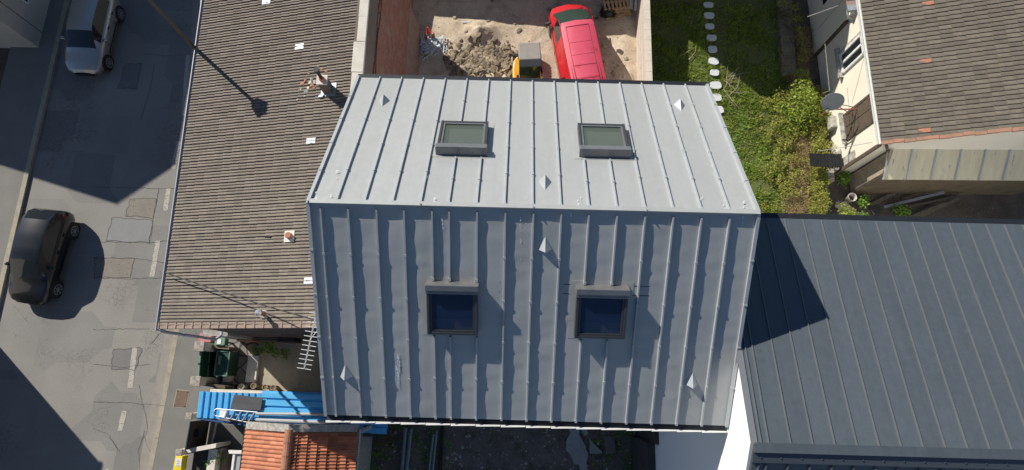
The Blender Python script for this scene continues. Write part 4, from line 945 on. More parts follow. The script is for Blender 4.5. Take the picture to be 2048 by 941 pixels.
t.beam((-.42, -.38, 2.2), (-.42, -.7, 1.2), .05, .05); t.beam((.42, -.38, 2.2), (.42, -.7, 1.2), .05, .05); t.beam((-.45, -.72, 1.2), (.45, -.72, 1.2), .06, .06); t.beam((-.45, .38, 2.26), (.45, .38, 2.26), .05, .05); t.beam((-.45, -.37, 2.26), (.45, -.37, 2.26), .05, .05); t.beam((-.43, -.4, 2.24), (-.43, .4, 2.24), .05, .05); t.beam((.43, -.4, 2.24), (.43, .4, 2.24), .05, .05)
t.build('cab_frame', 'blackmetal', parent=dg)
t = MB(); t.hexa([(-.48, -.4, 2.3), (.48, -.4, 2.3), (.48, .42, 2.3), (-.48, .42, 2.3), (-.46, -.38, 2.37), (.46, -.38, 2.37), (.46, .4, 2.37), (-.46, .4, 2.37)]); t.build('cab_roof', 'canopy', parent=dg, bevel=.03)
t = MB(); t.hexa([(-.47, -.62, 2.12), (.47, -.62, 2.12), (.47, -.405, 2.2), (-.47, -.405, 2.2), (-.47, -.62, 2.2), (.47, -.62, 2.2), (.47, -.405, 2.34), (-.47, -.405, 2.34)]); t.build('visor', 'greyboard', parent=dg, bevel=.02)
t = MB(); t.quad((-.4, -.66, 1.25), (.4, -.66, 1.25), (.4, -.42, 2.1), (-.4, -.42, 2.1)); t.build('windscreen', glass_mat('cab_glass', (.02, .035, .02), .1), parent=dg)
t = MB(); t.obox((0, .02, 1.3), (.45, .4, .14)); t.obox((0, .24, 1.55), (.42, .1, .5)); t.build('seat', 'rubber', parent=dg)
t = MB(); t.beam((.25, -.8, .85), (.3, -1.7, 1.7), .16, .22); t.beam((.3, -1.65, 1.7), (.32, -2.5, .9), .14, .18); t.build('boom', 'yellow', parent=dg, bevel=.02)
t = MB(); t.hexa([(.1, -2.7, .25), (.54, -2.7, .25), (.54, -2.35, .2), (.1, -2.35, .2), (.1, -2.75, .7), (.54, -2.75, .7), (.54, -2.45, .9), (.1, -2.45, .9)]); t.build('bucket', 'blackmetal', parent=dg)
t = MB()
for k in range(5): t.tube([(.5, -.5 - k * .09, 1.2), (.62 + .03 * (k % 2), -.52 - k * .09, 1.35 + .02 * k)], .022, 6)
t.build('control_lever', 'alu', parent=dg)

t = MB(); t.box(-5.4, 15.6, 0, -5.15, 18.8, .9); tag(t.build('yard_wall', 'pink_base'), 'low pinkish wall continuing beyond the brick wall at the top of the yard', 'wall')
# ================================================================== YARD CONTENTS
c = at(858, 68, .25); cone = empty('traffic_cone', (c.x, c.y, .05), 'orange and grey traffic cone standing by the scrap heap', 'traffic cone')
t = MB(); t.box(-.19, -.19, 0, .19, .19, .04); t.build('base', 'cone', parent=cone, bevel=.01)
t = MB(); t.tube([(0, 0, .04), (0, 0, .3)], [.15, .115], 16, mi=1); t.tube([(0, 0, .3), (0, 0, .72)], [.113, .03], 16, mi=0); t.build('body', ['cone', 'conewhite'], parent=cone)
sc = MB(); random.seed(21)
for i in range(170):
    u = random.gauss(868, 12); v = random.gauss(93, 9); 
    if i < 60: u = random.gauss(853, 7); v = random.gauss(104, 9)
    p = at(min(max(u, 844), 905), v); z = yard_h(p.x, p.y) + random.uniform(.03, .22); a = random.uniform(0, 3.14); L = random.uniform(.08, .42)
    dv = Vector((math.cos(a) * L, math.sin(a) * L, random.uniform(-.08, .08)))
    sc.beam((p.x - dv.x / 2, p.y - dv.y / 2, z), (p.x + dv.x / 2, p.y + dv.y / 2, z + dv.z), random.uniform(.02, .06), .02)
tag(sc.build('scrap_metal', 'scrap'), 'heap of cut galvanised metal offcuts at the foot of the brick wall', 'scrap metal', kind='stuff')
rk = MB(); random.seed(5)
for i in range(2600):
    x = random.uniform(-4.4, 5.1); y = random.uniform(7.0, 18)
    d_ = math.exp(-((x + 1.3) / 1.9) ** 2 - ((y - 13.2) / .95) ** 2) + .35 * math.exp(-((x - 4.6) / .6) ** 2 - ((y - 14.5) / 2) ** 2) + .04
    if random.random() < d_: rk.rock((x, y, yard_h(x, y)), random.choice((.03, .04, .06, .1, .14)) * random.uniform(.7, 1.3))
tag(rk.build('rubble', 'rubble'), 'scattered pale stones and rubble on the sandy yard', 'rubble', kind='stuff')
rk = MB()
for i in range(1100):
    u, v = random.gauss(965, 34), random.gauss(122, 15); p = at(max(u, 893), v)
    rk.rock((p.x, p.y, yard_h(p.x, p.y)), random.choice((.04, .05, .07, .1, .17)) * random.uniform(.8, 1.2), .8)
tag(rk.build('dark_clods', 'darkearth'), 'dark clods of dug earth heaped left of the mini digger', 'earth', kind='stuff')
c = at(1098, 36); 
for (u, v, s, lb_) in ((933, 47, .5, 'thin pale plank lying in the shaded yard'),):
    a, b_ = at(925, 47), at(942, 47); t = MB(); t.beam((a.x, a.y, .1), (b_.x, b_.y, .1), .09, .03); tag(t.build('pale_plank', 'stone'), lb_, 'plank')
# old tyre-like black bag, pallets, boards by the block wall
c = at(1218, 28); b_ = MB(); 
for i in range(5): b_.rock((c.x + random.uniform(-.2, .2), c.y + random.uniform(-.18, .18), .22), .42, .7)
tag(b_.build('rubbish_bag', 'bag', smooth=True), 'black plastic rubbish bag slumped below the pallets', 'rubbish bag')
pa = at(1232, 3, .5); ang = R(9)
def pallet(z, label, dx=0, dy=0, rz=ang):
    t = MB(); 
    for k in range(7): t.box(-.6 + k * .18, -.4, .1, -.5 + k * .18, .4, .122)
    pl = t.build('deck', 'pallet', parent=None)
    e = empty('pallet', (pa.x + dx, pa.y + dy, z), label, 'pallet', 'pallets stacked by the block wall', rz=rz); pl.parent = e
    t = MB(); 
    for y_ in (-.36, 0, .36):
        t.box(-.6, y_ - .045, .078, .6, y_ + .045, .1); t.box(-.6, y_ - .045, 0, .6, y_ + .045, .02)
        for x in (-.53, 0, .53): t.box(x - .07, y_ - .045, .02, x + .07, y_ + .045, .078)
    t.build('bearers', 'pallet', parent=e); return e
pallet(.38, 'wooden pallet, topmost of the stack above the black rubbish bag', rz=ang + .0)
pallet(.24, 'wooden pallet in the middle of the stack above the black rubbish bag', .05, -.05, ang - .04)
pallet(.1, 'wooden pallet at the bottom of the stack above the black rubbish bag', .12, -.16, ang + .06)
for (u0, v0, u1, v1, z, w2, mm, lb_) in ((1262, 18, 1265, -30, .7, .16, 'pvc', 'pale grey board leaning against the block wall beside the pallets'), (1271, 22, 1273, -30, .9, .1, 'alu', 'narrow metal panel leaning against the block wall beside the pallets')):
    a, b_ = at(u0, v0, z - .3), at(u1, v1, z); t = MB(); t.beam(a, b_, w2, .03); tag(t.build('leaning_board', mm), lb_, 'board')
t = MB(); a = at(1245, 20, .3); t.obox((a.x, a.y, .3), (.42, .2, .05), .1); tag(t.build('dark_crate_lid', 'greyboard'), 'dark board lying in front of the pallets', 'board')
# block wall on the right of the yard
WXa = at(1305, 160, 1.92); WXb = at(1305, 0, 1.92)
bw = empty('block_wall', (WXa.x, 12, 0), 'pale rendered block wall between the sandy yard and the garden', 'wall', rz=0)
t = MB(); t.box(-.24, -5.5, 0, -.02, 9, 1.86); t.build('blockwork', 'block', parent=bw)
t = MB(); y_ = -5.5
while y_ < 9: t.box(-.26, y_, 1.86, .0, y_ + .49, 1.93); y_ += .5
for k in range(18): t.box(-.17, -5.4 + k * .8, 1.93, -.11, -5.34 + k * .8, 1.937)
t.build('coping', 'coping', parent=bw)
t = MB()
for k in range(3): t.box(-.247, -5.5, .45 + k * .48, -.239, 9, .462 + k * .48)
t.build('mortar_joint', 'mortar_old', parent=bw)

# ================================================================== GARDEN
stp = None
for i, (u, v, sw, sh) in enumerate(((1416, 12, 22, 13), (1417, 34, 23, 15), (1418, 56, 20, 13), (1421, 80, 22, 14), (1423, 103, 20, 15), (1425, 126, 22, 15), (1427, 149, 20, 13), (1430, 173, 24, 16), (1432, 197, 22, 16), (1436, 221, 22, 15))):
    p = at(u, v); t = MB(); k = 12; poly = []
    for j in range(k):
        a = 2 * math.pi * j / k; r = 1 / max(abs(math.cos(a)), abs(math.sin(a))) ** 1.0
        poly.append((math.cos(a) * r * sw / 2 * .0216 * random.uniform(.9, 1.05), math.sin(a) * r * sh / 2 * .0235 * random.uniform(.88, 1.05)))
    t.prism(poly, 0, .05)
    where = ['at the top end of the row, in deep shade', 'second from the shaded top end of the row', 'third from the shaded top end of the row', 'fourth from the shaded top end of the row', 'in shade, the last before the sunlit grass', 'first in the sun at the shadow edge', 'sunlit, second below the shadow edge', 'sunlit, beside the bare twigs', 'sunlit, nearly touching the zinc roof edge', 'sunlit, lowest and half hidden behind the zinc roof'][i]
    tag(t.build('stepping_stone', 'stepstone', loc=(p.x, p.y, lawn_h(p.x, p.y) + .04), bevel=.01), 'white stepping stone ' + where, 'stepping stone', 'stepping stones across the lawn')
stones_px = [(1416, 12), (1417, 34), (1418, 56), (1421, 80), (1423, 103), (1425, 126), (1427, 149), (1430, 173), (1432, 197), (1436, 221)]
stones_w = [at(*q) for q in stones_px]
random.seed(3)
def blades(mb, x, y, z, n, hgt, spread, wd=.018, lean=.6):
    for i in range(n):
        a = random.uniform(0, 6.28); r = random.random() * spread; px, py = x + math.cos(a) * r, y + math.sin(a) * r
        h = hgt * random.uniform(.6, 1.2); b_ = random.uniform(0, 6.28); lx_, ly_ = math.cos(b_) * h * lean * random.random(), math.sin(b_) * h * lean * random.random(); c_ = random.uniform(0, 3.14)
        wx, wy = math.cos(c_) * wd, math.sin(c_) * wd
        mb.add([(px - wx, py - wy, z), (px + wx, py + wy, z), (px + lx_ + wx * .3, py + ly_ + wy * .3, z + h)], [(0, 1, 2)], min(1, max(0, random.gauss(.45 + .35 * fbm(x, y, 1.1), .22))))
gm = MB()
for i in range(15500):
    x, y = random.uniform(5.75, 12.3), random.uniform(3.6, 17.6)
    if any((x - q.x) ** 2 + (y - q.y) ** 2 < .055 for q in stones_w): continue
    dn = fbm(x, y, .9, 2)
    if random.random() < .55 + dn: blades(gm, x, y, lawn_h(x, y) - .01, 4, .13 + .07 * dn, .12, .024, 1.5)
tag(gm.build('lawn_grass', 'grass'), 'rough green grass growing between the wall and the weedy border', 'grass', kind='stuff')
def leafblob(mb, x, y, z, r, n, size, hz=.8):
    for i in range(n):
        a = random.uniform(0, 6.28); b_ = math.acos(random.uniform(-.2, 1)); k = r * random.random() ** .45
        k *= 1 + .35 * noise.noise(Vector((math.cos(a) * 1.5 + x, math.sin(a) * 1.5 + y, b_ * 2)))
        c_ = Vector((x + math.cos(a) * math.sin(b_) * k, y + math.sin(a) * math.sin(b_) * k, z + math.cos(b_) * k * hz))
        s = size * random.uniform(.6, 1.3); u_ = Vector((random.gauss(0, 1), random.gauss(0, 1), random.gauss(0, .45))).normalized(); v_ = u_.cross(Vector((random.gauss(0, .4), random.gauss(0, .4), 1))).normalized()
        mb.add([c_ - u_ * s, c_ - v_ * s * .55 + u_ * s * .1, c_ + u_ * s, c_ + v_ * s * .55 + u_ * s * .1], [(0, 1, 2, 3)], min(1, max(0, random.gauss(.45, .25))))
# low broad-leaved weeds in the lawn and border (ground cover)
wd_ = MB()
for i in range(260):
    u, v = random.uniform(1440, 1640), random.uniform(200, 440)
    p = at(u, v); d_ = fbm(p.x, p.y, .8, 8)
    if random.random() < .4 + d_ and p.x < 12.3: leafblob(wd_, p.x, p.y, .04, random.uniform(.12, .3), 34, .045, .5)
tag(wd_.build('weeds', 'leafgreen'), 'low broad leaved weeds spread through the lawn', 'weeds', kind='stuff')
# dry border strip with straw coloured stems and yellow green weeds
sw = MB(); yw = MB()
for i in range(2300):
    t_ = random.random(); v = 60 + 385 * t_; uc = 1602 + 7 * math.sin(v / 40); u = random.gauss(uc - 2, 13); p = at(u, v)
    if v < 190 and random.random() < .75: continue
    blades(sw, p.x, p.y, .02, 9, .34, .16, .012, 1.3)
for i in range(560):
    v = random.uniform(190, 445); u = random.gauss(1628, 8) if random.random() < .8 else random.gauss(1560, 20); p = at(u, v)
    leafblob(yw, p.x, p.y, random.choice((.1, .3, .5)), random.uniform(.12, .32), 40, .045, 1.0)
tag(sw.build('dry_grass', 'straw'), 'dry straw coloured grass in the border strip', 'dry grass', kind='stuff')
tag(yw.build('border_weeds', 'weeds'), 'yellow green weeds along the garden border', 'weeds', kind='stuff')
# shrub
def shrub(name, pts, label, cat, leafm, size, n, trunk=True):
    e = empty(name, (pts[0][0], pts[0][1], 0), label, cat); o = Vector((pts[0][0], pts[0][1], 0)); mb = MB()
    for (x, y, z, r) in pts: leafblob(mb, x - o.x, y - o.y, z, r, int(n * r * r), size)
    mb.build('foliage', leafm, parent=e); t = MB()
    for (x, y, z, r) in pts: t.tube([(0, 0, 0), ((x - o.x) * .5, (y - o.y) * .5, z * .6), (x - o.x, y - o.y, z + r * .3)], [.03, .02, .008], 6)
    t.build('stem', 'bark', parent=e); return e
pp = []
for (u, v, z, r) in ((1600, 215, .8, .75), (1580, 235, .5, .55), (1625, 232, .6, .5), (1560, 212, .7, .3), (1604, 175, 1.0, .45), (1602, 150, .9, .32), (1612, 195, 1.1, .5), (1590, 190, .9, .35), (1640, 245, .4, .35), (1553, 195, .9, .16), (1630, 262, .3, .3), (1575, 260, .3, .4), (1600, 262, .3, .4)): p = at(u, v, z); pp.append((p.x, p.y, z, r))
shrub('shrub', pp, 'bright green bushy shrub in the border beside the satellite dish', 'shrub', 'leaf', .06, 900)
pp = []
for (u, v, z, r) in ((1565, 10, .8, .3), (1590, 40, .7, .35), (1600, 80, .6, .3), (1604, 120, .5, .3), (1596, 60, .9, .25), (1606, 100, .8, .25), (1588, 18, .9, .3)): p = at(u, v, z); pp.append((p.x, p.y, z, r))
shrub('ivy_hedge', pp, 'shaded mossy ivy hedge on top of the old garden wall', 'hedge', 'weeds', .05, 800)
def bush(name, u, v, r, label, m='leafgreen'):
    p = at(u, v, .2); pts = [(p.x, p.y, .3, r)] + [(p.x + random.uniform(-r, r) * .7, p.y + random.uniform(-r, r) * .7, .25, r * .6) for _ in range(3)]
    return shrub(name, pts, label, 'plant', m, .055, 700)
for i_, (u, v) in enumerate(((1560, 30), (1572, 70), (1578, 110), (1585, 140), (1562, 60))):
    pass
bush('leafy_plant', 1724, 404, .36, 'bright green leafy plant just right of the white bucket')
bush('leafy_plant', 1692, 428, .36, 'yellow green leafy plant by the dark roof edge below the bucket', 'leaf')
bush('leafy_plant', 1724, 438, .3, 'low green plant touching the dark roof edge below the bucket')
bush('leafy_plant', 1800, 425, .4, 'shaded green plant growing among the old planks')
bush('leafy_plant', 1682, 358, .36, 'dark shaded plant against the stained corner of the pale house')
# bare twigs on the grass
tw = MB(); bc = at(1465, 165)
random.seed(14)
for k in range(11):
    a = at(random.uniform(1446, 1462), random.uniform(140, 195), .12); L = random.uniform(.4, 1.3); an = random.uniform(-1.2, 1.3); pts = [a]
    for j in range(5): an += random.uniform(-.35, .35); pts.append(pts[-1] + Vector((math.cos(an) * L / 5, math.sin(an) * L / 5, random.uniform(-.01, .05))))
    tw.tube(pts, [.014, .012, .01, .008, .006, .004], 5)
for q in (([(1458, 192), (1475, 175), (1480, 150)]), ([(1446, 180), (1470, 186), (1498, 184)]), ([(1448, 180), (1460, 195), (1466, 205)])):
    tw.tube([at(u, v, .12 + .05 * i) for i, (u, v) in enumerate(q)], [.02, .013, .006], 5)
tag(tw.build('cut_branches', 'twig'), 'bare pruned branches lying on the grass beside the stepping stones', 'branches')
tw = MB()
for q in ([(1378, 120), (1390, 105), (1392, 92)], [(1360, 112), (1375, 104), (1388, 96)]): tw.tube([at(u, v, .12 + .05 * i) for i, (u, v) in enumerate(q)], [.02, .013, .006], 5)
tag(tw.build('cut_branches', 'twig'), 'two thin bare twigs on the grass between the block wall and the stepping stones', 'branches')
# old wall behind the border
a, b_ = at(1556, -20, .3), at(1566, 150, .3)
ow = MB(); n = 40
for i in range(n):
    p, q = a.lerp(b_, i / n), a.lerp(b_, (i + 1) / n); h0 = .3 + .12 * fbm(p.x, p.y, 2)
    ow.hexa([(p.x, p.y, 0), (p.x + .62, p.y, 0), (q.x + .62, q.y + .004, 0), (q.x, q.y + .004, 0), (p.x + .05 * fbm(p.x, p.y, 4), p.y, h0), (p.x + .6, p.y, h0 + .03), (q.x + .6, q.y + .004, h0), (q.x, q.y + .004, h0)])
tag(ow.build('garden_wall', 'mossy'), 'old mossy garden wall in deep shade beyond the lawn', 'wall')

# ================================================================== CREAM HOUSES ON THE RIGHT
g1, g0 = at(1761, 286, 3.75), at(1725, 45, 3.75)
hx = math.atan2(g0.x - g1.x, g0.y - g1.y)        # bearing of the gutter
CR = -hx; CL = (g0 - g1).length
cr_ = empty('cream_cottage', (g1.x, g1.y, 0), 'cream rendered cottage with taupe tiled roof and brown shutters behind the shrub', 'house', rz=CR)
# local axes: +y along the gutter away from us, +x into the house
t = MB(); CZ = 3.72; t.add([(.12, .1, 0), (9, .1, 0), (9, 8, 0), (.12, 8, 0), (.12, .1, CZ), (9, .1, CZ + 2.9), (9, 8, CZ + 2.9), (.12, 8, CZ)], [(0, 3, 7, 4), (0, 4, 5, 1), (4, 7, 6, 5), (1, 5, 6, 2), (2, 6, 7, 3)]); t.build('wall', 'cream', parent=cr_)
cpit = R(18.5)
def cfn(s, w_2, h): return (s * math.cos(cpit) - h * math.sin(cpit), w_2, CZ + .08 + s * math.sin(cpit) + h * math.cos(cpit))
tile_roof(9.2, CL + 4.2, .41, .186, .03, (.034,), cfn, .004).build('roof', 'tile_taupe', parent=cr_)
li = MB()
for c in range(1, 22):
    for r in range(int((CL + 4.2) / .186)):
        if random.random() < .75:
            s = c * .41 + .012; w0 = r * .186 + .02; li.hexa([cfn(s + a, w0 + b_, h) for h in (.0, .037 + random.uniform(-.006, .004)) for a, b_ in ((0, 0), (.032, 0), (.03, .14), (0, .14))])
li.build('lichen', 'lichen', parent=cr_)
t = MB(); t.hexa([(-.1, -.05, CZ - .04), (-.02, -.05, CZ - .04), (-.02, CL + 4, CZ - .04), (-.1, CL + 4, CZ - .04), (-.12, -.05, CZ + .05), (-.1, -.05, CZ + .05), (-.1, CL + 4, CZ + .05), (-.12, CL + 4, CZ + .05)]); t.box(-.04, -.05, CZ - .05, .0, CL + 4, CZ + .07); t.build('gutter', 'white_paint', parent=cr_)
t = MB(); 
for k in range(24): s0 = k * .37; t.hexa([cfn(s0 + a, b_ + .015 * math.sin(k * 2.1), h) for h in (.0, .1 if k % 2 else .08) for a, b_ in ((0, -.11), (.36, -.11), (.36, .02), (0, .02))])
t.build('verge_tiles', mat('brown_verge_clay', (0.4, 0.2, 0.13), (0.24, 0.15, 0.11), 3, .9, bump=.3, spots=(0.2, 0.17, 0.13), sscale=5, sfrac=.6), parent=cr_)
for (u, v) in ((1846, 119), (1851, 262), (1860, 5)):
    z = 5.5
    inv = (Matrix.Translation(g1 - Vector((0, 0, g1.z))) @ Matrix.Rotation(CR, 4, 'Z')).inverted()
    for i in range(30): q = inv @ at(u, v, z); z = CZ + .1 + q.x * math.tan(cpit)
    q = inv @ at(u, v, z); s = round((q.x / math.cos(cpit)) / .41 - .5) * .41; w0 = round(q.y / .186 - .5) * .186
    t = MB(); t.hexa([cfn(s + a, w0 + b_, h) for h in (.02, .05) for a, b_ in ((.02, .01), (.4, .01), (.4, .17), (.02, .17))]); t.build('replaced_tile', 'terracotta', parent=cr_)
inv = (Matrix.Translation(g1 - Vector((0, 0, g1.z))) @ Matrix.Rotation(CR, 4, 'Z')).inverted()
def on_wall(u, v, xw=.12):
    # intersect view ray with the plane local x = xw
    lo_, hi_ = 0.0, 3.9
    for i in range(40):
        z = (lo_ + hi_) / 2; q = inv @ at(u, v, z)
        if q.x > xw: lo_ = z
        else: hi_ = z
    q = inv @ at(u, v, z); return q.y, z
# shuttered window
ya, za = on_wall(1742, 187); yb, zb = on_wall(1750, 245); yc, zc_ = on_wall(1684, 234); yd, zd = on_wall(1700, 278)
wy1_, wy0_ = (ya + yc) / 2, (yb + yd) / 2; wz1, wz0 = min(3.6, (za + zb) / 2), (zc_ + zd) / 2
t = MB(); f_ = .1; t.box(.06, wy0_, wz0, .13, wy1_, wz0 + f_); t.box(.06, wy0_, wz1 - f_, .13, wy1_, wz1); t.box(.06, wy0_, wz0, .13, wy0_ + f_, wz1); t.box(.06, wy1_ - f_, wz0, .13, wy1_, wz1); sh_ = t.build('shuttered_window', 'old_wood', parent=cr_)
for a, b_ in ((wy0_ + .1, (wy0_ + wy1_) / 2 - .02), ((wy0_ + wy1_) / 2 + .02, wy1_ - .1)):
    t = MB(); k = 9
    for i in range(k): t.hexa([(.075, a, wz0 + .1 + (wz1 - wz0 - .2) * i / k), (.1, a, wz0 + .1 + (wz1 - wz0 - .2) * i / k), (.1, b_, wz0 + .1 + (wz1 - wz0 - .2) * i / k), (.075, b_, wz0 + .1 + (wz1 - wz0 - .2) * i / k), (.095, a, wz0 + .1 + (wz1 - wz0 - .2) * (i + 1) / k), (.12, a, wz0 + .1 + (wz1 - wz0 - .2) * (i + 1) / k), (.12, b_, wz0 + .1 + (wz1 - wz0 - .2) * (i + 1) / k), (.095, b_, wz0 + .1 + (wz1 - wz0 - .2) * (i + 1) / k)])
    for zz in (wz0 + .1, (wz0 + wz1) / 2, wz1 - .14): t.box(.05, a, zz, .09, b_, zz + .05)
    t.build('shutter', 'old_wood', parent=sh_)
t = MB(); t.box(-.08, wy0_ - .1, wz0 - .1, .13, wy1_ + .1, wz0 - .0); t.build('sill', 'cream_dirty', parent=sh_)
# white window
ya, za = on_wall(1726, 62); yb, zb = on_wall(1731, 108); yc, zc_ = on_wall(1683, 112); yd, zd = on_wall(1687, 150)
a1, a0 = (ya + yc) / 2, (yb + yd) / 2; z1_, z0_ = min(3.62, (za + zb) / 2), (zc_ + zd) / 2
t = MB(); f_ = .1; t.box(.03, a0, z0_, .14, a1, z0_ + f_); t.box(.03, a0, z1_ - f_, .14, a1, z1_); t.box(.03, a0, z0_, .14, a0 + f_, z1_); t.box(.03, a1 - f_, z0_, .14, a1, z1_); t.box(.03, (a0 + a1) / 2 - .05, z0_, .14, (a0 + a1) / 2 + .05, z1_); ww = t.build('window', 'white_paint', parent=cr_, bevel=.008)
t = MB(); t.box(.085, a0 + .05, z0_ + .05, .13, a1 - .05, z1_ - .05); t.build('pane', 'glass_dark', parent=ww)
t = MB(); t.box(-.08, a0 - .12, z0_ - .12, .13, a1 + .3, z0_ - .01); t.build('sill', 'cream_dirty', parent=ww)
t = MB(); t.box(.06, a1 + .01, z0_ - .02, .13, a1 + .12, z1_); t.build('reveal', 'cream_dirty', parent=ww)
t = MB(); t.box(.09, -.02, 0, .14, .9, .95); t.box(.09, -.02, .95, .135, .45, 1.9); t.build('stain', 'cream_dirty', parent=cr_)
t = MB(); t.beam((.0, -.06, .2), (.0, -.06, CZ), .12, .1); t.build('corner_post', 'old_wood', parent=cr_)
# second, taller cream house further up
s0 = at(1685, 15, 4.6); wallp = at(1622, 60)
ch2 = empty('cream_house', (13.3, 15.4, 0), 'taller cream house with pinkish roof tiles at the top right corner', 'house', rz=CR)
inv2 = (Matrix.Translation((13.3, 15.4, 0)) @ Matrix.Rotation(CR, 4, 'Z')).inverted()
wx_ = (inv2 @ at(1622, 60)).x; ylow = (inv2 @ at(1627, 108)).y
ztop = 3.4; q = inv2 @ at(1682, 12, ztop)
t = MB(); t.box(wx_, ylow, 0, wx_ + 9, ylow + 9, ztop - .02); t.build('wall', 'cream', parent=ch2)
t = MB()
rp = R(15)
def rfn(s, w_2, h): return (wx_ - .25 + s * math.cos(rp) - h * math.sin(rp), ylow + .15 + w_2, ztop - .1 + s * math.sin(rp) + h * math.cos(rp))
tile_roof(8, 8.5, .42, .3, .03, (.03,), rfn, .004).build('roof', mat('pinkish_tile', (0.3, 0.2, 0.17), (0.22, 0.15, 0.125), 4, .85, bump=.2, var=.15), parent=ch2)
t = MB(); n = 12
for k in range(n): t.hexa([rfn(s_ + a, b_, h + .02 * fbm(k, 0, .7)) for s_ in (k * .62,) for h in (-.05, .09) for a, b_ in ((0, -.2), (.66, -.2), (.66, .06), (0, .06))])
t.build('flashing', 'lead', parent=ch2)
t = MB(); t.tube([rfn(.05, -.1, -.05), rfn(.1, -.15, -.35), rfn(.55, -.35, -.75)], .05, 8); t.build('downpipe', 'white_paint', parent=ch2, smooth=True)
t = MB(); t.box(wx_ - .01, ylow + 1.6, 1.2, wx_ + .05, ylow + 2.6, 2.8); w2o = t.build('window', 'white_paint', parent=ch2)
t = MB(); t.box(wx_ - .02, ylow + 1.68, 1.28, wx_ + .0, ylow + 2.52, 2.72); t.build('pane', 'glass_dark', parent=w2o)
t = MB(); t.tube([(wx_ - .02, ylow + .9, z + .0) for z in (3.3, 2.6, 1.4, .6)], .01, 5); t.build('wall_cable', 'cablegrey', parent=ch2)
t = MB(); t.box(wx_ + .02, ylow - .12, 0, wx_ + 2.2, ylow - .004, 2.7); t.build('end_wall_shade', 'old_wood', parent=ch2)  # dark panel added: shade of the end wall put into its colour
t = MB()
for k in range(7): t.hexa([inv2.inverted() @ Vector(q) for q in [(wx_ + .3 + a, ylow - 1.3 + k * .09 + b_, z) for z in (2.62, 2.68 + .02 * (k % 2)) for a, b_ in ((0, 0), (.35, 0), (.35, .06), (0, .06))]])
tag(t.build('plank_stack', 'plank'), 'short weathered planks stacked between the two cream houses', 'planks')
# satellite dish on a pole
dc = at(1665, 203, 3.0); dn_ = Vector((-.1, -.84, .52)).normalized()
sd = empty('satellite_dish', (dc.x, dc.y, 0), 'grey satellite dish on rusty brackets between the shrub and the cream cottage', 'satellite dish')
t = MB(); Rq = dn_.to_track_quat('Z', 'Y').to_matrix(); rad = .43; vsx = [Vector((0, 0, 0))]; n = 28
for j in range(1, 6):
    for k in range(n): a = 2 * math.pi * k / n; r = rad * j / 5; vsx.append(Vector((math.cos(a) * r, math.sin(a) * r * .93, .28 * r * r)))
fs = [(0, 1 + k, 1 + (k + 1) % n) for k in range(n)]
for j in range(4):
    for k in range(n): fs.append((1 + j * n + k, 1 + (j + 1) * n + k, 1 + (j + 1) * n + (k + 1) % n, 1 + j * n + (k + 1) % n))
t.add([Rq @ v_ + Vector((0, 0, 3.0)) for v_ in vsx], fs, .5)
o = t.build('reflector', 'dish', parent=sd, smooth=True); md = o.modifiers.new('s', 'SOLIDIFY'); md.thickness = .012
e_ = at(1637, 233, 2.9) - Vector((dc.x, dc.y, 0)); b0 = Rq @ Vector((0, -.38, .05)) + Vector((0, 0, 3.0)); 
t = MB(); t.tube([b0, b0.lerp(e_, .5), e_], .016, 6); t.build('feed_arm', 'rust', parent=sd)
t = MB(); mid = b0.lerp(e_, .25); t.tube([b0 + Vector((0, 0, .02)), mid + Vector((0, 0, .05))], .045, 8); t.build('receiver', 'alu', parent=sd)
wpt = Matrix.Translation(Vector((g1.x, g1.y, 0))) @ Matrix.Rotation(CR, 4, 'Z') @ Vector((.1, inv.to_translation().y * 0 + (inv @ Vector((dc.x, dc.y, 0))).y - .1, 2.5)) - Vector((dc.x, dc.y, 0))
t = MB(); t.tube([(0, 0, 2.95), (.05, -.05, 2.4), wpt], .03, 8); t.tube([(.1, -.05, 2.9), wpt + Vector((0, -.25, -.2))], .018, 6); t.tube([(-.05, 0, 2.9), wpt + Vector((0, .25, -.3))], .018, 6); t.build('bracket', 'rust', parent=sd)
# whitewashed chimney stub below the dish
c0 = at(1670, 243, .9); t = MB(); t.box(c0.x - .18, c0.y - .27, 0, c0.x + .18, c0.y + .27, .9); tag(t.build('masonry_pier', 'cream_dirty', bevel=.02), 'flaking whitewashed masonry pier below the satellite dish', 'pier')
# black corrugated canopy, small stone pillar in shade
a = at(1660, 318, 1.3); t = MB()
for k in range(9): t.hexa([(a.x - .75 + k * .15 + dx_, a.y + dy_ - .03 * (k % 2), z) for z in (1.1, 1.13 + .03 * (k % 2)) for dx_, dy_ in ((0, -.28), (.15, -.28), (.15, .3), (0, .3))])
tag(t.build('corrugated_sheet', 'blackmetal'), 'black corrugated sheet over the gap beside the cream cottage', 'corrugated sheet')
a = at(1660, 350, .4); t = MB(); t.box(a.x - .13, a.y - .3, .0, a.x + .13, a.y + .25, .5); tag(t.build('concrete_block', 'mortar_old'), 'upright grey concrete block in the shade left of the bucket', 'concrete block')
for (u, v, rz, sx, sy, lb_) in ((1648, 405, .3, .5, .25, 'flat grey slab lying in the shaded soil left of the leafy plants'), (1660, 418, -.6, .3, .25, 'broken grey slab in the shaded soil near the dark roof edge'), (1747, 420, .5, .4, .35, 'crumpled pale board beside the old planks')):
    a = at(u, v); t = MB(); t.obox((a.x, a.y, .08), (sx, sy, .06), rz); tag(t.build('broken_slab', 'plinth'), lb_, 'slab')
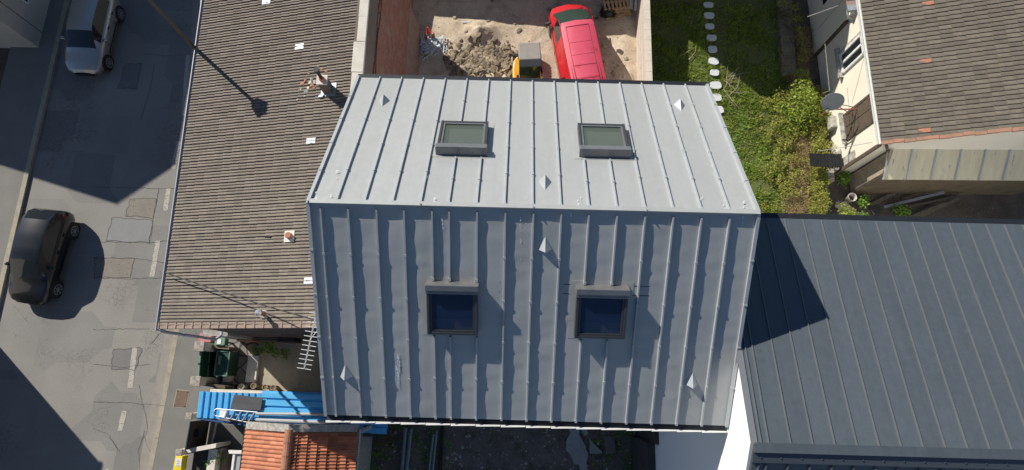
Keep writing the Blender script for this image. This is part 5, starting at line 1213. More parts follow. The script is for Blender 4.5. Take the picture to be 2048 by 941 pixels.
# workshop: pebbledash end wall, translucent lean-to roof
o0 = at(1763, 299, 3.3); o1 = at(1700, 378, 0); o2 = at(1766, 346, 2.2)
lt = empty('lean_to_shed', (g1.x, g1.y, 0), 'low shed with pebbledash wall and grubby translucent roof against the cream cottage', 'shed', rz=CR)
q2 = inv @ at(1765, 353, 2.3); q3 = inv @ at(1765, 292, 3.0)
L0 = q3.y; L1 = q2.y
sx0 = q2.x
t = MB(); t.add([(sx0 - .0, .0, 0), (sx0, L1 + .02, 0), (sx0, L1 + .02, 2.22), (sx0, .0, 3.02), (sx0 + .12, .0, 0), (sx0 + .12, L1 + .02, 0), (sx0 + .12, L1 + .02, 2.22), (sx0 + .12, .0, 3.02)], [(0, 3, 2, 1), (4, 5, 6, 7), (0, 1, 5, 4), (1, 2, 6, 5), (2, 3, 7, 6)]); t.build('side_wall', 'osb', parent=lt)
t = MB(); t.box(sx0 + .03, L1 + .0, 0, 8, L1 + .1, 2.2); t.build('front_wall', 'dirtywall', parent=lt)
sx0 = q2.x
t = MB(); t.hexa([(sx0, L1 - .12, 2.24), (9, L1 - .12, 2.24), (9, L0 + .1, 2.98), (sx0, L0 + .1, 2.98), (sx0, L1 - .12, 2.27), (9, L1 - .12, 2.27), (9, L0 + .1, 3.01), (sx0, L0 + .1, 3.01)]); t.build('roof', 'sheet', parent=lt)
for k in range(9):
    t = MB(); x = sx0 + k * .95; t.hexa([(x + a, yy, zz + h) for h in (.0, .05) for (a, yy, zz) in ((-.03, L1 - .14, 2.27), (.03, L1 - .14, 2.27), (.03, L0 + .1, 3.01), (-.03, L0 + .1, 3.01))])
    t.build('glazing_bar', 'alu', parent=lt)
t = MB(); t.beam((.3, -.03, 3.6), (sx0 - .1, -.03, 3.0), .06, .1); t.build('barge_board', 'old_wood', parent=lt)
# bucket
c = at(1703, 396, .3); bk = empty('bucket', (c.x, c.y, 0.03), 'dirty white bucket standing in the shade beside the leafy plant', 'bucket')
t = MB(); n = 20; V_ = []
for (r, z) in ((.15, 0), (.18, .36), (.19, .37), (.17, .37), (.165, .34), (.14, .05)): V_ += [(math.cos(2 * math.pi * k / n) * r, math.sin(2 * math.pi * k / n) * r, z) for k in range(n)]
fs = [(j * n + k, j * n + (k + 1) % n, (j + 1) * n + (k + 1) % n, (j + 1) * n + k) for j in range(5) for k in range(n)] + [tuple(range(n))[::-1]]
t.add(V_, fs, .5); t.build('body', 'plasticwhite', parent=bk, smooth=True)
t = MB(); t.tube([(math.cos(a) * .15, math.sin(a) * .15, .14) for a in (0,)] + [(0, 0, .12)], .01, 4); t = MB(); t.tube([(0, 0, .1), (0, 0, .12)], [.14, .145], 16); t.build('contents', 'soil', parent=bk)
t = MB(); t.tube([(.19 * math.cos(a), .19 * math.sin(a), .36 - .1 * math.sin(a * 1)) for a in [math.pi * k / 8 + .6 for k in range(9)]], .006, 5); t.build('handle', 'alu', parent=bk)
# heap of old planks
random.seed(31)
PL = [((1738, 412), (1838, 362), .3, .14, 'thick dark beam slanting from the soil towards the shed wall'), ((1765, 416), (1866, 395), .55, .11, 'pale grey plank lying across the dark heap'), ((1795, 445), (1870, 416), .45, .12, 'yellowish plank at the bottom edge of the plank heap'), ((1800, 400), (1900, 372), .3, .09, 'thin dark plank, uppermost in the heap below the shed'), ((1780, 378), (1870, 345), .25, .12, 'dark plank lying close under the translucent shed roof'), ((1830, 438), (1900, 405), .35, .13, 'brown plank crossing the right of the heap'), ((1840, 425), (1930, 380), .25, .1, 'narrow brown plank in the middle of the heap'), ((1815, 415), (1900, 398), .2, .09, 'half buried plank under the pale one')]
for i, (p, q, z, w2, lb_) in enumerate(PL):
    a, b_ = at(*p), at(*q); t = MB(); t.beam((a.x, a.y, .1), (b_.x, b_.y, z + .15), w2, .05)
    tag(t.build('old_plank', 'plank' if i != 1 else 'pvc_dirty'), lb_, 'plank', 'old planks heaped below the shed')
# overhead wires near the cottage
def wire(name, pts, r, m, label, sag=0):
    t = MB(); P_ = []
    for a, b_ in zip(pts[:-1], pts[1:]):
        for k in range(10): u_ = k / 10; P_.append(a.lerp(b_, u_) - Vector((0, 0, 4 * sag * u_ * (1 - u_))))
    P_.append(pts[-1]); t.tube(P_, r, 6); tag(t.build(name, m), label, 'wire')
wire('overhead_wire', [at(1745, 285, 3.7), at(1700, 293, 3.4), at(1635, 303, 3.0)], .014, 'cablegrey', 'pale wire running from the cottage gutter corner across the dark gap')
wire('overhead_wire', [at(1676, 12, 4.7), at(1640, 25, 4.6), at(1615, 34, 4.5)], .014, 'cablegrey', 'short wire fixed to the taller cream house at the top right')
wire('overhead_wire', [at(1650, 88, 3.2), at(1654, 130, 3.1), at(1659, 182, 3.0), at(1645, 187, 2.9)], .01, 'cablegrey', 'thin cable hanging from the taller cream house to the satellite dish')
wire('service_cable', [at(331, 546, 7.2), at(430, 580, 7.7), at(530, 612, 8.4), at(628, 640, 9.6)], .018, 'cable', 'black service cable slanting across the brown tiled roof to the aerial')

# ================================================================== TV AERIAL
A0, A1 = at(608, 738, 10.6), at(631, 632, 10.9); ae = empty('tv_aerial', (A1.x, A1.y, 8.2), 'long television aerial with many cross rods at the corner of the zinc roof', 'aerial')
o = Vector((A1.x, A1.y, 8.2)); t = MB(); t.tube([A0 - o, A1 - o + (A1 - A0) * .15], .016, 6); t.build('boom', 'alu', parent=ae)
t = MB(); d_ = (A1 - A0); pd = Vector((1, -.12, 0)).normalized()
for k in range(13):
    c = A0.lerp(A1, k / 11.5) - o; hw = .165
    t.tube([c - pd * hw, c + pd * hw], .009, 5)
t.build('cross_rods', 'alu', parent=ae)
t = MB(); t.tube([Vector((.12, .1, 0)), Vector((.12, .1, 2.85))], .022, 8); t.tube([A0.lerp(A1, .55) - o, Vector((.1, .1, 2.0))], .01, 5); t.build('mast', 'cablegrey', parent=ae)

# ================================================================== COURTYARD AND FRONT WALLS
sheet('courtyard_paving', [(at(*p).x, at(*p).y) for p in ((455, 790), (455, 640), (520, 640), (520, 790))], .13, 'crazy')
sheet('courtyard_floor', [(at(*p).x, at(*p).y) for p in ((520, 800), (520, 630), (720, 630), (720, 800))], .135, 'concrete')
t = MB(); a, b_ = at(512, 672), at(500, 790)
# slatted bench-like step catching striped light
st0, st1 = at(503, 712), at(524, 712); t = MB(); y0_, y1_ = at(510, 765).y, at(510, 712).y
t.box(st0.x, y0_, .13, st1.x, y1_, .32); tag(t.build('stone_step', 'stone', bevel=.01), 'pale stone step between the crazy paving and the concrete court', 'step')
t = MB(); t.box(-11.25, 1.42, .1, -10.38, 1.54, 2.9); t.box(-11.3, 1.38, 2.9, -10.38, 1.58, 2.95); tag(t.build('side_wall', 'mortar_old'), 'narrow cream wall added beside the corner downpipe to shade the courtyard', 'wall')  # added wall, its length set to cast the courtyard's diagonal shadow edge
# green double gate
gA, gB = at(402, 700, 1.5), at(397, 756, 1.5)
gg = empty('green_gate', (gB.x, gB.y, .12), 'dark green metal gate opening from the pavement into the courtyard', 'gate')
H = 1.42; dv = gA - gB; dv.z = 0
t = MB(); t.hexa([(0, 0, .05), (.03, 0, .05), (dv.x + .03, dv.y, .05), (dv.x, dv.y, .05), (0, 0, H), (.03, 0, H), (dv.x + .03, dv.y, H), (dv.x, dv.y, H)]); t.build('panel', 'green', parent=gg)
for z in (.1, .75, H): t = MB(); t.beam((0.015, 0, z), (dv.x + .015, dv.y, z), .06, .06); t.build('rail', 'greenlight', parent=gg)
for f in (0, .5, 1): t = MB(); t.beam((dv.x * f + .015, dv.y * f, 0), (dv.x * f + .015, dv.y * f, H + .06), .07, .07, up=(0, 1, 0)); t.build('gate_post', 'green', parent=gg)
# green framed cupboard/planter behind the gate
p = [at(440, 703, 1.0), at(452, 703, 1.0), at(451, 752, 1.0), at(438, 752, 1.0)]
gc = empty('green_cupboard', (p[0].x, p[2].y, .12), 'green framed box with a dark lid standing behind the gate', 'cupboard'); o = Vector((p[0].x, p[2].y, .12)); Wc, Dc = p[1].x - p[0].x + .15, p[0].y - p[2].y
t = MB(); t.box(-.1, 0, 0, Wc, Dc, .85); t.build('body', 'green', parent=gc)
t = MB(); 
for (a, b_) in (((-.1, 0), (Wc, 0)), ((-.1, Dc), (Wc, Dc)), ((-.1, 0), (-.1, Dc)), ((Wc, 0), (Wc, Dc))): t.beam((a[0], a[1], .87), (b_[0], b_[1], .87), .035, .04)
t.build('lid_frame', 'greenlight', parent=gc)
t = MB(); t.box(.0, Dc * .45, .86, .08, Dc * .8, .93); t.build('lid_handle', 'greenlight', parent=gc)
p = at(455, 733, .5); t = MB(); t.box(p.x - .1, p.y - .62, .13, p.x + .16, p.y + .62, .55); tag(t.build('cream_plinth', 'mortar', bevel=.01), 'narrow cream masonry ledge behind the green box', 'ledge')
# pillars
def pillar(u, v, z, w2, label, m='stone'):
    p = at(u, v, z); e = empty('gate_pillar', (p.x, p.y, .12), label, 'pillar', 'weathered gate pillars along the pavement')
    t = MB(); t.box(-w2 * .42, -w2 * .42, 0, w2 * .42, w2 * .42, z - .2); t.build('shaft', 'cream_dirty' if False else 'mortar', parent=e)
    t = MB(); t.box(-w2 / 2, -w2 / 2, z - .2, w2 / 2, w2 / 2, z - .12); t.build('cap', capm, parent=e, bevel=.015); return e
capm = mat('lichened_cap', (0.5, 0.46, 0.4), (0.2, 0.17, 0.14), 9, .95, bump=.6, bscale=25)
pillar(398, 693, 1.75, .38, 'square lichened pillar cap at the upper end of the green gate')
pillar(390, 763, 1.75, .38, 'square lichened pillar cap at the lower end of the green gate')
pillar(377, 833, 1.6, .24, 'small pale pillar between the blue lean-to and the brown gate')
pillar(357, 906, 1.6, .24, 'small pale pillar beside the yellow letter box')
# low wall running in from the pillars with a letter box
def strip(name, pA_, pB_, z, w2, m, label, cat):
    a, b_ = at(*pA_, z), at(*pB_, z); t = MB(); t.hexa([(a.x, a.y - w2 / 2, .1), (b_.x, b_.y - w2 / 2, .1), (b_.x, b_.y + w2 / 2, .1), (a.x, a.y + w2 / 2, .1), (a.x, a.y - w2 / 2, z), (b_.x, b_.y - w2 / 2, z), (b_.x, b_.y + w2 / 2, z), (a.x, a.y + w2 / 2, z)]); return tag(t.build(name, m, bevel=.008), label, cat)
strip('low_wall', (405, 691), (458, 697), 1.1, .12, mat('brown_render', (0.2, 0.165, 0.11), (0.15, 0.12, 0.08), 3, .9), 'ochre rendered low wall beside the upper gate pillar', 'wall')
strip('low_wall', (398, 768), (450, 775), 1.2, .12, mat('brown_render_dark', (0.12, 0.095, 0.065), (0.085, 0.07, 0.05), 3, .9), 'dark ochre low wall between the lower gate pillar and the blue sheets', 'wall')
lbx = at(436, 683, 1.35); e = empty('letter_box', (lbx.x, lbx.y, .9), 'small green and white letter box below the grey downpipe', 'letter box')
t = MB(); t.box(-.2, -.14, 0, .2, .14, .3); t.build('box', 'greenlight', parent=e, bevel=.01)
t = MB(); t.box(-.1, -.1, .3, .05, .1, .315); t.build('flap', 'white_paint', parent=e); t = MB(); t.box(-.03, -.03, -.78, .03, .03, 0); t.build('stand', 'green', parent=e)
p = at(410, 676, .5); t = MB(); t.obox((p.x, p.y, .48), (.5, .32, .03), -.08); t.obox((p.x, p.y, .3), (.42, .26, .34), -.08); tag(t.build('red_board', 'pink', bevel=.01), 'faded pinkish red box at the foot of the downpipe', 'box')
p = at(388, 668); t = MB(); t.tube([(p.x, p.y, .12), (p.x, p.y, .128)], .16, 20); tag(t.build('utility_cover', 'pavement'), 'small round grey cover set in the pavement by the downpipe', 'manhole cover')
# manhole cover
p = at(366, 798); mh = empty('manhole_cover', (p.x, p.y, .12), 'rusty rectangular cast iron manhole cover in the pavement', 'manhole cover', rz=-.06)
t = MB(); t.box(-.27, -.35, 0, .27, .35, .008); t.build('frame', 'kerb', parent=mh); t = MB(); t.box(-.24, -.32, .008, .24, .32, .014)
for i in range(9):
    for j in range(12): t.obox((-.21 + i * .052, -.29 + j * .053, .016), (.03, .03, .006), .78)
t.build('cover', 'manhole', parent=mh)
for sx in (-.2, .2):
    for sy in (-.28, .28): t = MB(); t.box(sx - .03, sy - .015, .015, sx + .03, sy + .015, .022); t.build('lifting_slot', 'rubber', parent=mh)
# flower pots and wire baskets along the ledge
lw_ = [at(398, 776), at(640, 792)]
t = MB(); a, b_ = at(402, 778, .8), at(650, 790, .8); t.hexa([(a.x, a.y - .07, .1), (b_.x, b_.y - .07, .1), (b_.x, b_.y + .07, .1), (a.x, a.y + .07, .1), (a.x, a.y - .07, 1.5), (b_.x, b_.y - .07, 1.5), (b_.x, b_.y + .07, 1.5), (a.x, a.y + .07, 1.5)])
strip('boundary_wall', (420, 782), (560, 789), 1.75, .12, 'mortar', 'cream topped wall along the edge of the blue corrugated sheets', 'wall')
for i, (u, v, m_, lb_) in enumerate(((482, 774, 'twig', 'round pot of grey dead stems, leftmost by the blue sheets'), (506, 772, 'leaf', 'pot of yellow green moss beside the dead stems'), (529, 775, 'leaf', 'brown pot of mossy soil, third along the ledge'), (546, 776, 'twig', 'small dark pot with dry sprigs, nearest the light patch'))):
    p = at(u, v, .6); e = empty('flower_pot', (p.x, p.y, .14), lb_, 'flower pot', 'flower pots on the ledge by the blue sheets')
    t = MB(); n = 16; V_ = []
    for (r, z) in ((.075, 0), (.1, .42), (.115, .43), (.095, .43), (.085, .38)): V_ += [(math.cos(2 * math.pi * k / n) * r, math.sin(2 * math.pi * k / n) * r, z) for k in range(n)]
    t.add(V_, [(j * n + k, j * n + (k + 1) % n, (j + 1) * n + (k + 1) % n, (j + 1) * n + k) for j in range(4) for k in range(n)] + [tuple(range(n))[::-1], tuple(range(4 * n, 5 * n))], .5); t.build('pot', 'plasticwhite' if i == 0 else 'verge_tile', parent=e, smooth=False)
    t = MB()
    if m_ == 'leaf': leafblob(t, 0, 0, .38, .08, 40, .02, .3)
    else:
        for k in range(12): a = random.uniform(0, 6.28); t.tube([(0, 0, .38), (math.cos(a) * .12, math.sin(a) * .12, .5)], .008, 4)
    t.build('plant', m_, parent=e)
wb = MB()
for (u0, u1) in ((440, 452), (455, 468)):
    a, b_ = at(u0, 778, .5), at(u1, 768, .5); c1, c2 = Vector((a.x, a.y, .5)), Vector((b_.x, a.y, .5)); c3, c4_ = Vector((b_.x, b_.y, .5)), Vector((a.x, b_.y, .5))
    wb.tube([c1, c2, c3, c4_, c1], .012, 5)
    for q in (c1, c2, c3, c4_): wb.tube([q, Vector((q.x, q.y, .13))], .01, 5)
tag(wb.build('wire_rack', 'cablegrey'), 'thin wire rack standing left of the flower pots', 'rack')
pp = []
for (u, v, z, r) in ((512, 703, .3, .22), (530, 700, .3, .3), (552, 706, .25, .25), (570, 710, .2, .25), (540, 690, .3, .25), (505, 696, .25, .14)): p = at(u, v, z); pp.append((p.x, p.y, z, r))
shrub('border_plant', pp, 'green leafy plants at the foot of the dark gable wall', 'plant', 'leafgreen', .045, 900)
# bench / stacked crates against the gable wall
for (u0, v0, u1, v1, z, m_, nm, lb_) in ((473, 672, 507, 682, .9, 'terracotta', 'wooden_chest', 'reddish brown chest against the gable wall'), (507, 675, 556, 682, .8, 'plank', 'slatted_bench', 'long grey slatted bench against the gable wall'), (556, 672, 590, 684, .9, 'brownpaint', 'dark_cabinet', 'dark brown cabinet at the end of the gable wall')):
    a, b_ = at(u0, v1, z), at(u1, v0, z); t = MB(); t.box(a.x, a.y, .13, b_.x, max(b_.y, a.y + .3), z - .06)
    for k in range(4): t.box(a.x - .01, a.y + k * .09, z - .06, b_.x + .01, a.y + k * .09 + .07, z)
    tag(t.build(nm, m_, bevel=.01), lb_, 'storage')
# blue corrugated lean-to roof
b0, b1 = at(397, 783, 2.15), at(393, 833, 2.15)
bl = empty('blue_lean_to', (b1.x, b1.y, 0), 'bright blue corrugated metal lean-to roof beside the orange tiled roof', 'lean-to')
e1_ = at(650, 795, 2.3); e2_ = at(775, 858, 2.3); Wb = b0.y - b1.y
t = MB(); x = 0; xe = at(474, 800, 2.15).x - b1.x; k = 0; per = .235
def tb(x, y, z): return (x, y - .012 * x, z)
while x < xe + 1.0:
    for (xa, xb, za, zb) in ((x, x + .04, 2.13, 2.19), (x + .04, x + .175, 2.19, 2.19), (x + .175, x + .2, 2.19, 2.13), (x + .2, x + per, 2.13, 2.13)):
        t.quad(tb(xa, -.05, za + .0), tb(xb, -.05, zb), tb(xb, Wb, zb + .05), tb(xa, Wb, za + .05), .5)
    x += per
xr = (at(521, 800, 2.3).x - b1.x)
o = t.build('ribbed_sheet', 'blue', parent=bl); md = o.modifiers.new('s', 'SOLIDIFY'); md.thickness = .004
t = MB(); y_ = -.35; xend = at(776, 850, 2.2).x - b1.x
while y_ < Wb + .05:
    for (ya, yb_, za, zb) in ((y_, y_ + .025, 2.2, 2.27), (y_ + .025, y_ + .2, 2.27, 2.27), (y_ + .2, y_ + .225, 2.27, 2.2), (y_ + .225, y_ + .27, 2.2, 2.2)):
        t.quad(tb(xr, ya, za), tb(xend, ya, za + .06), tb(xend, yb_, zb + .06), tb(xr, yb_, zb), .5)
    y_ += .27
o = t.build('long_sheet', 'blue', parent=bl); md = o.modifiers.new('s', 'SOLIDIFY'); md.thickness = .004
t = MB(); t.hexa([tb(0, -.1, 2.0), tb(xr + 1, -.42, 2.0), tb(xr + 1, -.36, 2.0), tb(0, -.04, 2.0), tb(0, -.1, 2.16), tb(xr + 1, -.42, 2.16), tb(xr + 1, -.36, 2.16), tb(0, -.04, 2.16)]); t.build('fascia', 'bluedark', parent=bl)
t = MB()
t.box(.05, -.03, .1, .15, Wb - .05, 2.1); t.box(xr, Wb - .1, .1, xend, Wb - .02, 2.15); t.box(.15, Wb - .1, .1, xr, Wb - .02, 2.1); t.build('wall', 'mortar_old', parent=bl)
gsx = [at(468, 790, 2.36), at(525, 796, 2.36), at(521, 821, 2.36), at(460, 819, 2.36)]
t = MB(); t.hexa([tuple(q) for q in [Vector((p.x, p.y, 2.31)) for p in (gsx[3], gsx[2], gsx[1], gsx[0])]] + [(p.x, p.y, 2.36) for p in (gsx[3], gsx[2], gsx[1], gsx[0])])
m1, m2 = gsx[0].lerp(gsx[3], .5), gsx[1].lerp(gsx[2], .5); t.beam((m1.x, m1.y, 2.362), (m2.x, m2.y, 2.362), .012, .006)
tag(t.build('grey_sheet', 'greyboard'), 'dark grey rectangular sheet lying on the blue corrugated roof', 'sheet')
for (a, b_, r, lb_) in ((at(512, 828, 2.4), at(690, 829, 2.4), .055, 'long grey pipe, upper of the two lying on the blue roof'), (at(512, 840, 2.4), at(676, 846, 2.4), .06, 'long grey pipe, lower of the two lying on the blue roof'), (at(676, 845, 2.36), at(704, 847, 2.36), .025, 'thin grey rod poking beyond the pipes on the blue roof')):
    t = MB(); t.tube([a, b_], r, 14); tag(t.build('drain_pipe', 'pvc', smooth=False), lb_, 'pipe', 'grey pipes lying on the blue roof')
# aluminium step ladder lying on the blue roof
la, lb2, lc, ld = at(430, 818, 2.42), at(515, 825, 2.42), at(500, 846, 2.42), at(428, 832, 2.42)
ld_ = empty('step_ladder', (la.x, ld.y, 2.42), 'aluminium step ladder lying flat on the blue corrugated roof', 'ladder'); o = Vector((la.x, ld.y, 2.42))
t = MB(); t.tube([lb2 - o, la - o + Vector((.05, 0, 0)), la - o + Vector((-.02, -.06, 0)), ld - o + Vector((-.02, .05, 0)), ld - o + Vector((.05, 0, 0)), lc - o + Vector((0, 0, 0))], .022, 8); t.build('side_rail', 'alu', parent=ld_)
for k in range(5):
    f = .3 + k * .16; a, b_ = la.lerp(lb2, f) - o, ld.lerp(lc, f) - o; t = MB(); t.beam(a + Vector((0, 0, .01)), b_ + Vector((0, 0, .01)), .04, .05); t.build('tread', 'alu', parent=ld_)
t = MB(); a, b_ = la.lerp(lb2, .12) - o, ld.lerp(lc, .28) - o; t.box(min(a.x, b_.x), b_.y + .03, -.05, max(a.x, b_.x) + .1, a.y - .03, .0); t.build('platform', 'label', parent=ld_)
# brown gate and walls at the bottom left
q = [at(382, 843, 1.55), at(372, 900, 1.55)]
bg_ = empty('brown_gate', (q[1].x, q[1].y, .12), 'dark brown solid gate between two small pale pillars', 'gate'); d_ = q[0] - q[1]; d_.z = 0
t = MB(); t.hexa([(0, 0, .05), (.04, 0, .05), (d_.x + .04, d_.y, .05), (d_.x, d_.y, .05), (0, 0, 1.42), (.04, 0, 1.42), (d_.x + .04, d_.y, 1.42), (d_.x, d_.y, 1.42)]); t.build('panel', 'brownpaint', parent=bg_)
t = MB(); t.beam((-.01, 0, 1.44), (d_.x - .01, d_.y, 1.44), .04, .05); t.build('top_rail', 'green', parent=bg_); t = MB(); t.beam((.06, 0, .25), (d_.x + .06, d_.y, .25), .03, .05); t.build('bottom_rail', 'green', parent=bg_)
t = MB(); mx, my = d_.x * .45, d_.y * .55; t.box(mx + .04, my - .13, .75, mx + .22, my + .15, 1.1); t.build('letter_box', 'blackmetal', parent=bg_, bevel=.01)
p = at(431, 870); t = MB(); a, b_ = at(433, 846, .15), at(424, 888, .15); t.beam(a, b_, .07, .08); tag(t.build('door_sill', 'mortar', bevel=.01), 'thin pale sill strip on the ground behind the brown gate', 'sill')
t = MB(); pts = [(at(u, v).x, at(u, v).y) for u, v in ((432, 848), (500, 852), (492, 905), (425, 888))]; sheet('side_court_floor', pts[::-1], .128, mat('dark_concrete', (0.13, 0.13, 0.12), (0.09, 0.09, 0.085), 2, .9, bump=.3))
strip('boundary_wall', (365, 904), (432, 892), 1.35, .16, 'cream_dirty' if False else 'mortar', 'pale wall running in from the pillar by the yellow box', 'wall')
a, b_ = at(395, 915, .9), at(395, 990, .9); strip('dark_screen', (385, 925), (420, 918), .9, .9, 'brownpaint', 'dark brown screen panel below the pale wall', 'screen')
t = MB(); a = at(424, 925, 1.0); t.box(a.x - .18, a.y - 1.2, .1, a.x + .12, a.y + .45, 1.0); tag(t.build('cream_return_wall', 'mortar'), 'cream wall return beside the ivy at the bottom left', 'wall')
t = MB(); p0 = at(358, 925, 1.2); yb0 = empty('yellow_box', (p0.x, p0.y, .12), 'bright yellow box with a white paper label hanging on the pale pillar', 'box')
t.hexa([(-.18, -.3, .75), (.14, -.3, .75), (.14, .22, .75), (-.14, .22, .75), (-.18, -.3, 1.1), (.14, -.3, 1.1), (.14, .22, 1.14), (-.14, .22, 1.14)]); t.build('body', 'binyellow', parent=yb0, bevel=.02)
t = MB(); t.hexa([(-.1, -.14, 1.11), (.12, -.14, 1.11), (.12, .14, 1.135), (-.09, .14, 1.135), (-.1, -.14, 1.125), (.12, -.14, 1.125), (.12, .14, 1.145), (-.09, .14, 1.145)]); t.build('paper_label', 'label', parent=yb0)
t = MB(); 
for k in range(4): t.box(-.06, -.1 + k * .06, 1.13 + k * .004, .06 - .03 * (k % 2), -.08 + k * .06, 1.137 + k * .004)
t.build('print', 'labelink', parent=yb0)
pp = []
for (u, v, z, r) in ((430, 915, .9, .22), (418, 925, .9, .18), (440, 905, .9, .16), (425, 935, .8, .2), (445, 922, .7, .2), (412, 935, .9, .12)): p = at(u, v, z); pp.append((p.x, p.y, z, r))
shrub('ivy_bush', pp, 'green ivy growing over the cream wall at the bottom left', 'ivy', 'leafgreen', .04, 1100)
t = MB(); a, b_ = at(440, 941, .6), at(455, 905, .6); t.box(a.x, a.y - .6, .1, b_.x, b_.y, .6); tag(t.build('brick_planter', 'verge_tile'), 'long brown brick planter right of the ivy', 'planter')
a = at(470, 905, 1.0); cf = empty('cold_frame', (a.x, a.y - 1, .12), 'glazed cold frame with white rails left of the orange tiled roof', 'cold frame')
b_ = at(488, 941, 1.0); o = Vector((a.x, a.y - 1, .12)); wdx = at(489, 905, 1.0).x - a.x
t = MB(); t.box(-.05, -.6, 0, wdx, 1.0, .75); t.build('base', 'slab', parent=cf); t = MB(); t.box(0, -.6, .76, wdx - .05, .97, .8); t.build('pane', glass_mat('frosted', (.33, .36, .38), .35), parent=cf)
t = MB(); t.box(-.08, -.6, .8, 0, 1.0, .86); t.box(wdx - .06, -.6, .8, wdx, 1.0, .86); t.box(-.25, .95, .8, wdx, 1.07, .9); t.build('rail', 'white_paint', parent=cf)
# orange tiled outbuilding
oe, orr, oz0, oz1 = at(497, 850, 3.0), at(580, 851, 3.8), 3.0, 3.8
ridx = orr.x; ytop = at(580, 853, 3.8).y; exl = at(493, 860, 3.0).x; exr = at(716, 856, 3.05).x
oh = empty('orange_tiled_house', (ridx, ytop, 0), 'small building under an orange clay tile roof at the bottom of the view', 'outbuilding')
def mk_or(x_e, sgn):
    run = abs(x_e - ridx); ra = .8 / run; pt = math.atan(ra); L = math.hypot(run, .8)
    def fn(s, w_2, h): return (sgn * (run - s * math.cos(pt)) + sgn * h * math.sin(pt), -w_2 - .12, 3.0 + s * math.sin(pt) + h * math.cos(pt))
    return L, fn
L, fnl = mk_or(exl, -1); mo = MB()
def otile(L, fn, pw_, cl, lip, hgt, flip, lobed):
    mb = MB(); nc = int(L / cl) + 1; nr = int(7 / pw_)
    for c in range(nc):
        s0, s1 = c * cl, min(L, (c + 1) * cl)
        for r in range(nr):
            w0 = r * pw_ ; v_ = random.random(); k = 7; dj = random.uniform(-.008, .008); P_ = []
            for (s_, hh) in ((s0 + dj, lip), (s1, .0), (s0 + dj, -.01)):
                for i in range(k):
                    t_ = i / (k - 1); h = hgt * math.sin(math.pi * t_) ** .7 if not lobed else hgt * (.5 + .5 * math.cos(4 * math.pi * t_)) 
                    P_.append(fn(s_, w0 + t_ * pw_, hh + (h if hh > -.005 or True else 0)))
            fs = [(i, i + 1, k + i + 1, k + i) for i in range(k - 1)] + [(2 * k + i, 2 * k + i + 1, i + 1, i) for i in range(k - 1)]
            mb.add(P_, fs, v_)
    return mb
otile(L, fnl, .135, .3, .02, .04, 1, False).build('left_roof_slope', 'tile_orange', parent=oh)
L, fnr = mk_or(exr, 1)
otile(L, fnr, .22, .33, .05, .045, 1, True).build('right_roof_slope', 'tile_orange_old', parent=oh)
t = MB(); 
for k in range(16):
    y0_ = -.1 - k * .42; t.tube([(0, y0_, 3.8), (0, y0_ - .4, 3.8)], [.15, .135], 14); t.tube([(0, y0_ - .36, 3.8), (0, y0_ - .42, 3.8)], [.165, .165], 14)
t.build('ridge_tiles', mat('ridge_clay', (0.42, 0.2, 0.12), (0.28, 0.15, 0.1), 3, .9, bump=.3, spots=(0.5, 0.42, 0.35), sscale=6, sfrac=.66), parent=oh)
t = MB()
for (x_e, sg) in ((exl, -1), (exr, 1)):
    run = abs(x_e - ridx); t.hexa([(sg * run, -.18, 2.9), (0, -.18, 3.7), (0, .06, 3.7), (sg * run, .06, 2.9), (sg * run, -.18, 3.09), (0, -.18, 3.92), (0, .06, 3.92), (sg * run, .06, 3.09)])
t.build('mortar_verge', 'mortar_old', parent=oh)
t = MB(); rl_, rr2 = exl - ridx, exr - ridx; t.add([(rl_ + .12, -.1, 0), (rr2 - .12, -.1, 0), (rr2 - .12, -.1, 2.95), (0, -.1, 3.73), (rl_ + .12, -.1, 2.95), (rl_ + .12, -7, 0), (rr2 - .12, -7, 0), (rr2 - .12, -7, 2.95), (0, -7, 3.73), (rl_ + .12, -7, 2.95)], [(4, 3, 2, 1, 0), (5, 6, 7, 8, 9), (0, 5, 9, 4), (1, 2, 7, 6)]); t.build('wall', 'mortar_old', parent=oh)
t = MB(); t.tube([(rr2 + .06, -.1, 2.96), (rr2 + .06, -7, 2.96)], .045, 8); t.build('gutter', 'alu', parent=oh); t = MB(); t.tube([(rl_ - .05, -.1, 2.96), (rl_ - .05, -7, 2.96)], .045, 8); t.build('left_gutter', 'blackmetal', parent=oh)
t = MB(); p = at(736, 856, 2.2); t.box(p.x - .14, p.y - .3, .1, p.x + .14, p.y + .14, 2.3); tag(t.build('chimney_stub', 'plinth'), 'short dark masonry stub at the end of the blue roof', 'masonry')
t = MB(); t.tube([at(716, 866, 2.35), at(744, 853, 2.35)], .07, 12); tag(t.build('elbow_pipe', 'pvc'), 'short fat grey pipe beside the corner of the orange roof', 'pipe')

# ================================================================== BACK YARD (in the shade of the houses)
for (u0, v0, u1, v1, r, lb_) in ((811, 856, 800, 990, .075, 'thick grey drainpipe, leftmost on the shaded soil'), (822, 859, 808, 990, .07, 'thick grey drainpipe touching the leftmost one'), (867, 869, 852, 990, .045, 'thinner grey pipe left of the metal rails'), (874, 861, 860, 990, .045, 'thinner grey pipe nearest the metal rails')):
    a, b_ = at(u0, v0, .3), at(u1, v1, .3); t = MB(); t.tube([a, b_], r, 14); tag(t.build('drain_pipe', 'pvc_dirty'), lb_, 'pipe', 'grey drainpipes lying in the back yard')
t = MB(); t.tube([at(884, 838, .15), at(874, 990, .15)], .03, 6); tag(t.build('metal_rail', 'blackmetal'), 'long thin dark rail, left one of the pair in the back yard', 'rail', 'pair of metal rails')
t = MB(); t.tube([at(887, 838, .15), at(880, 990, .15)], .03, 6); tag(t.build('metal_rail', 'blackmetal'), 'long thin dark rail, right one of the pair in the back yard', 'rail', 'pair of metal rails')
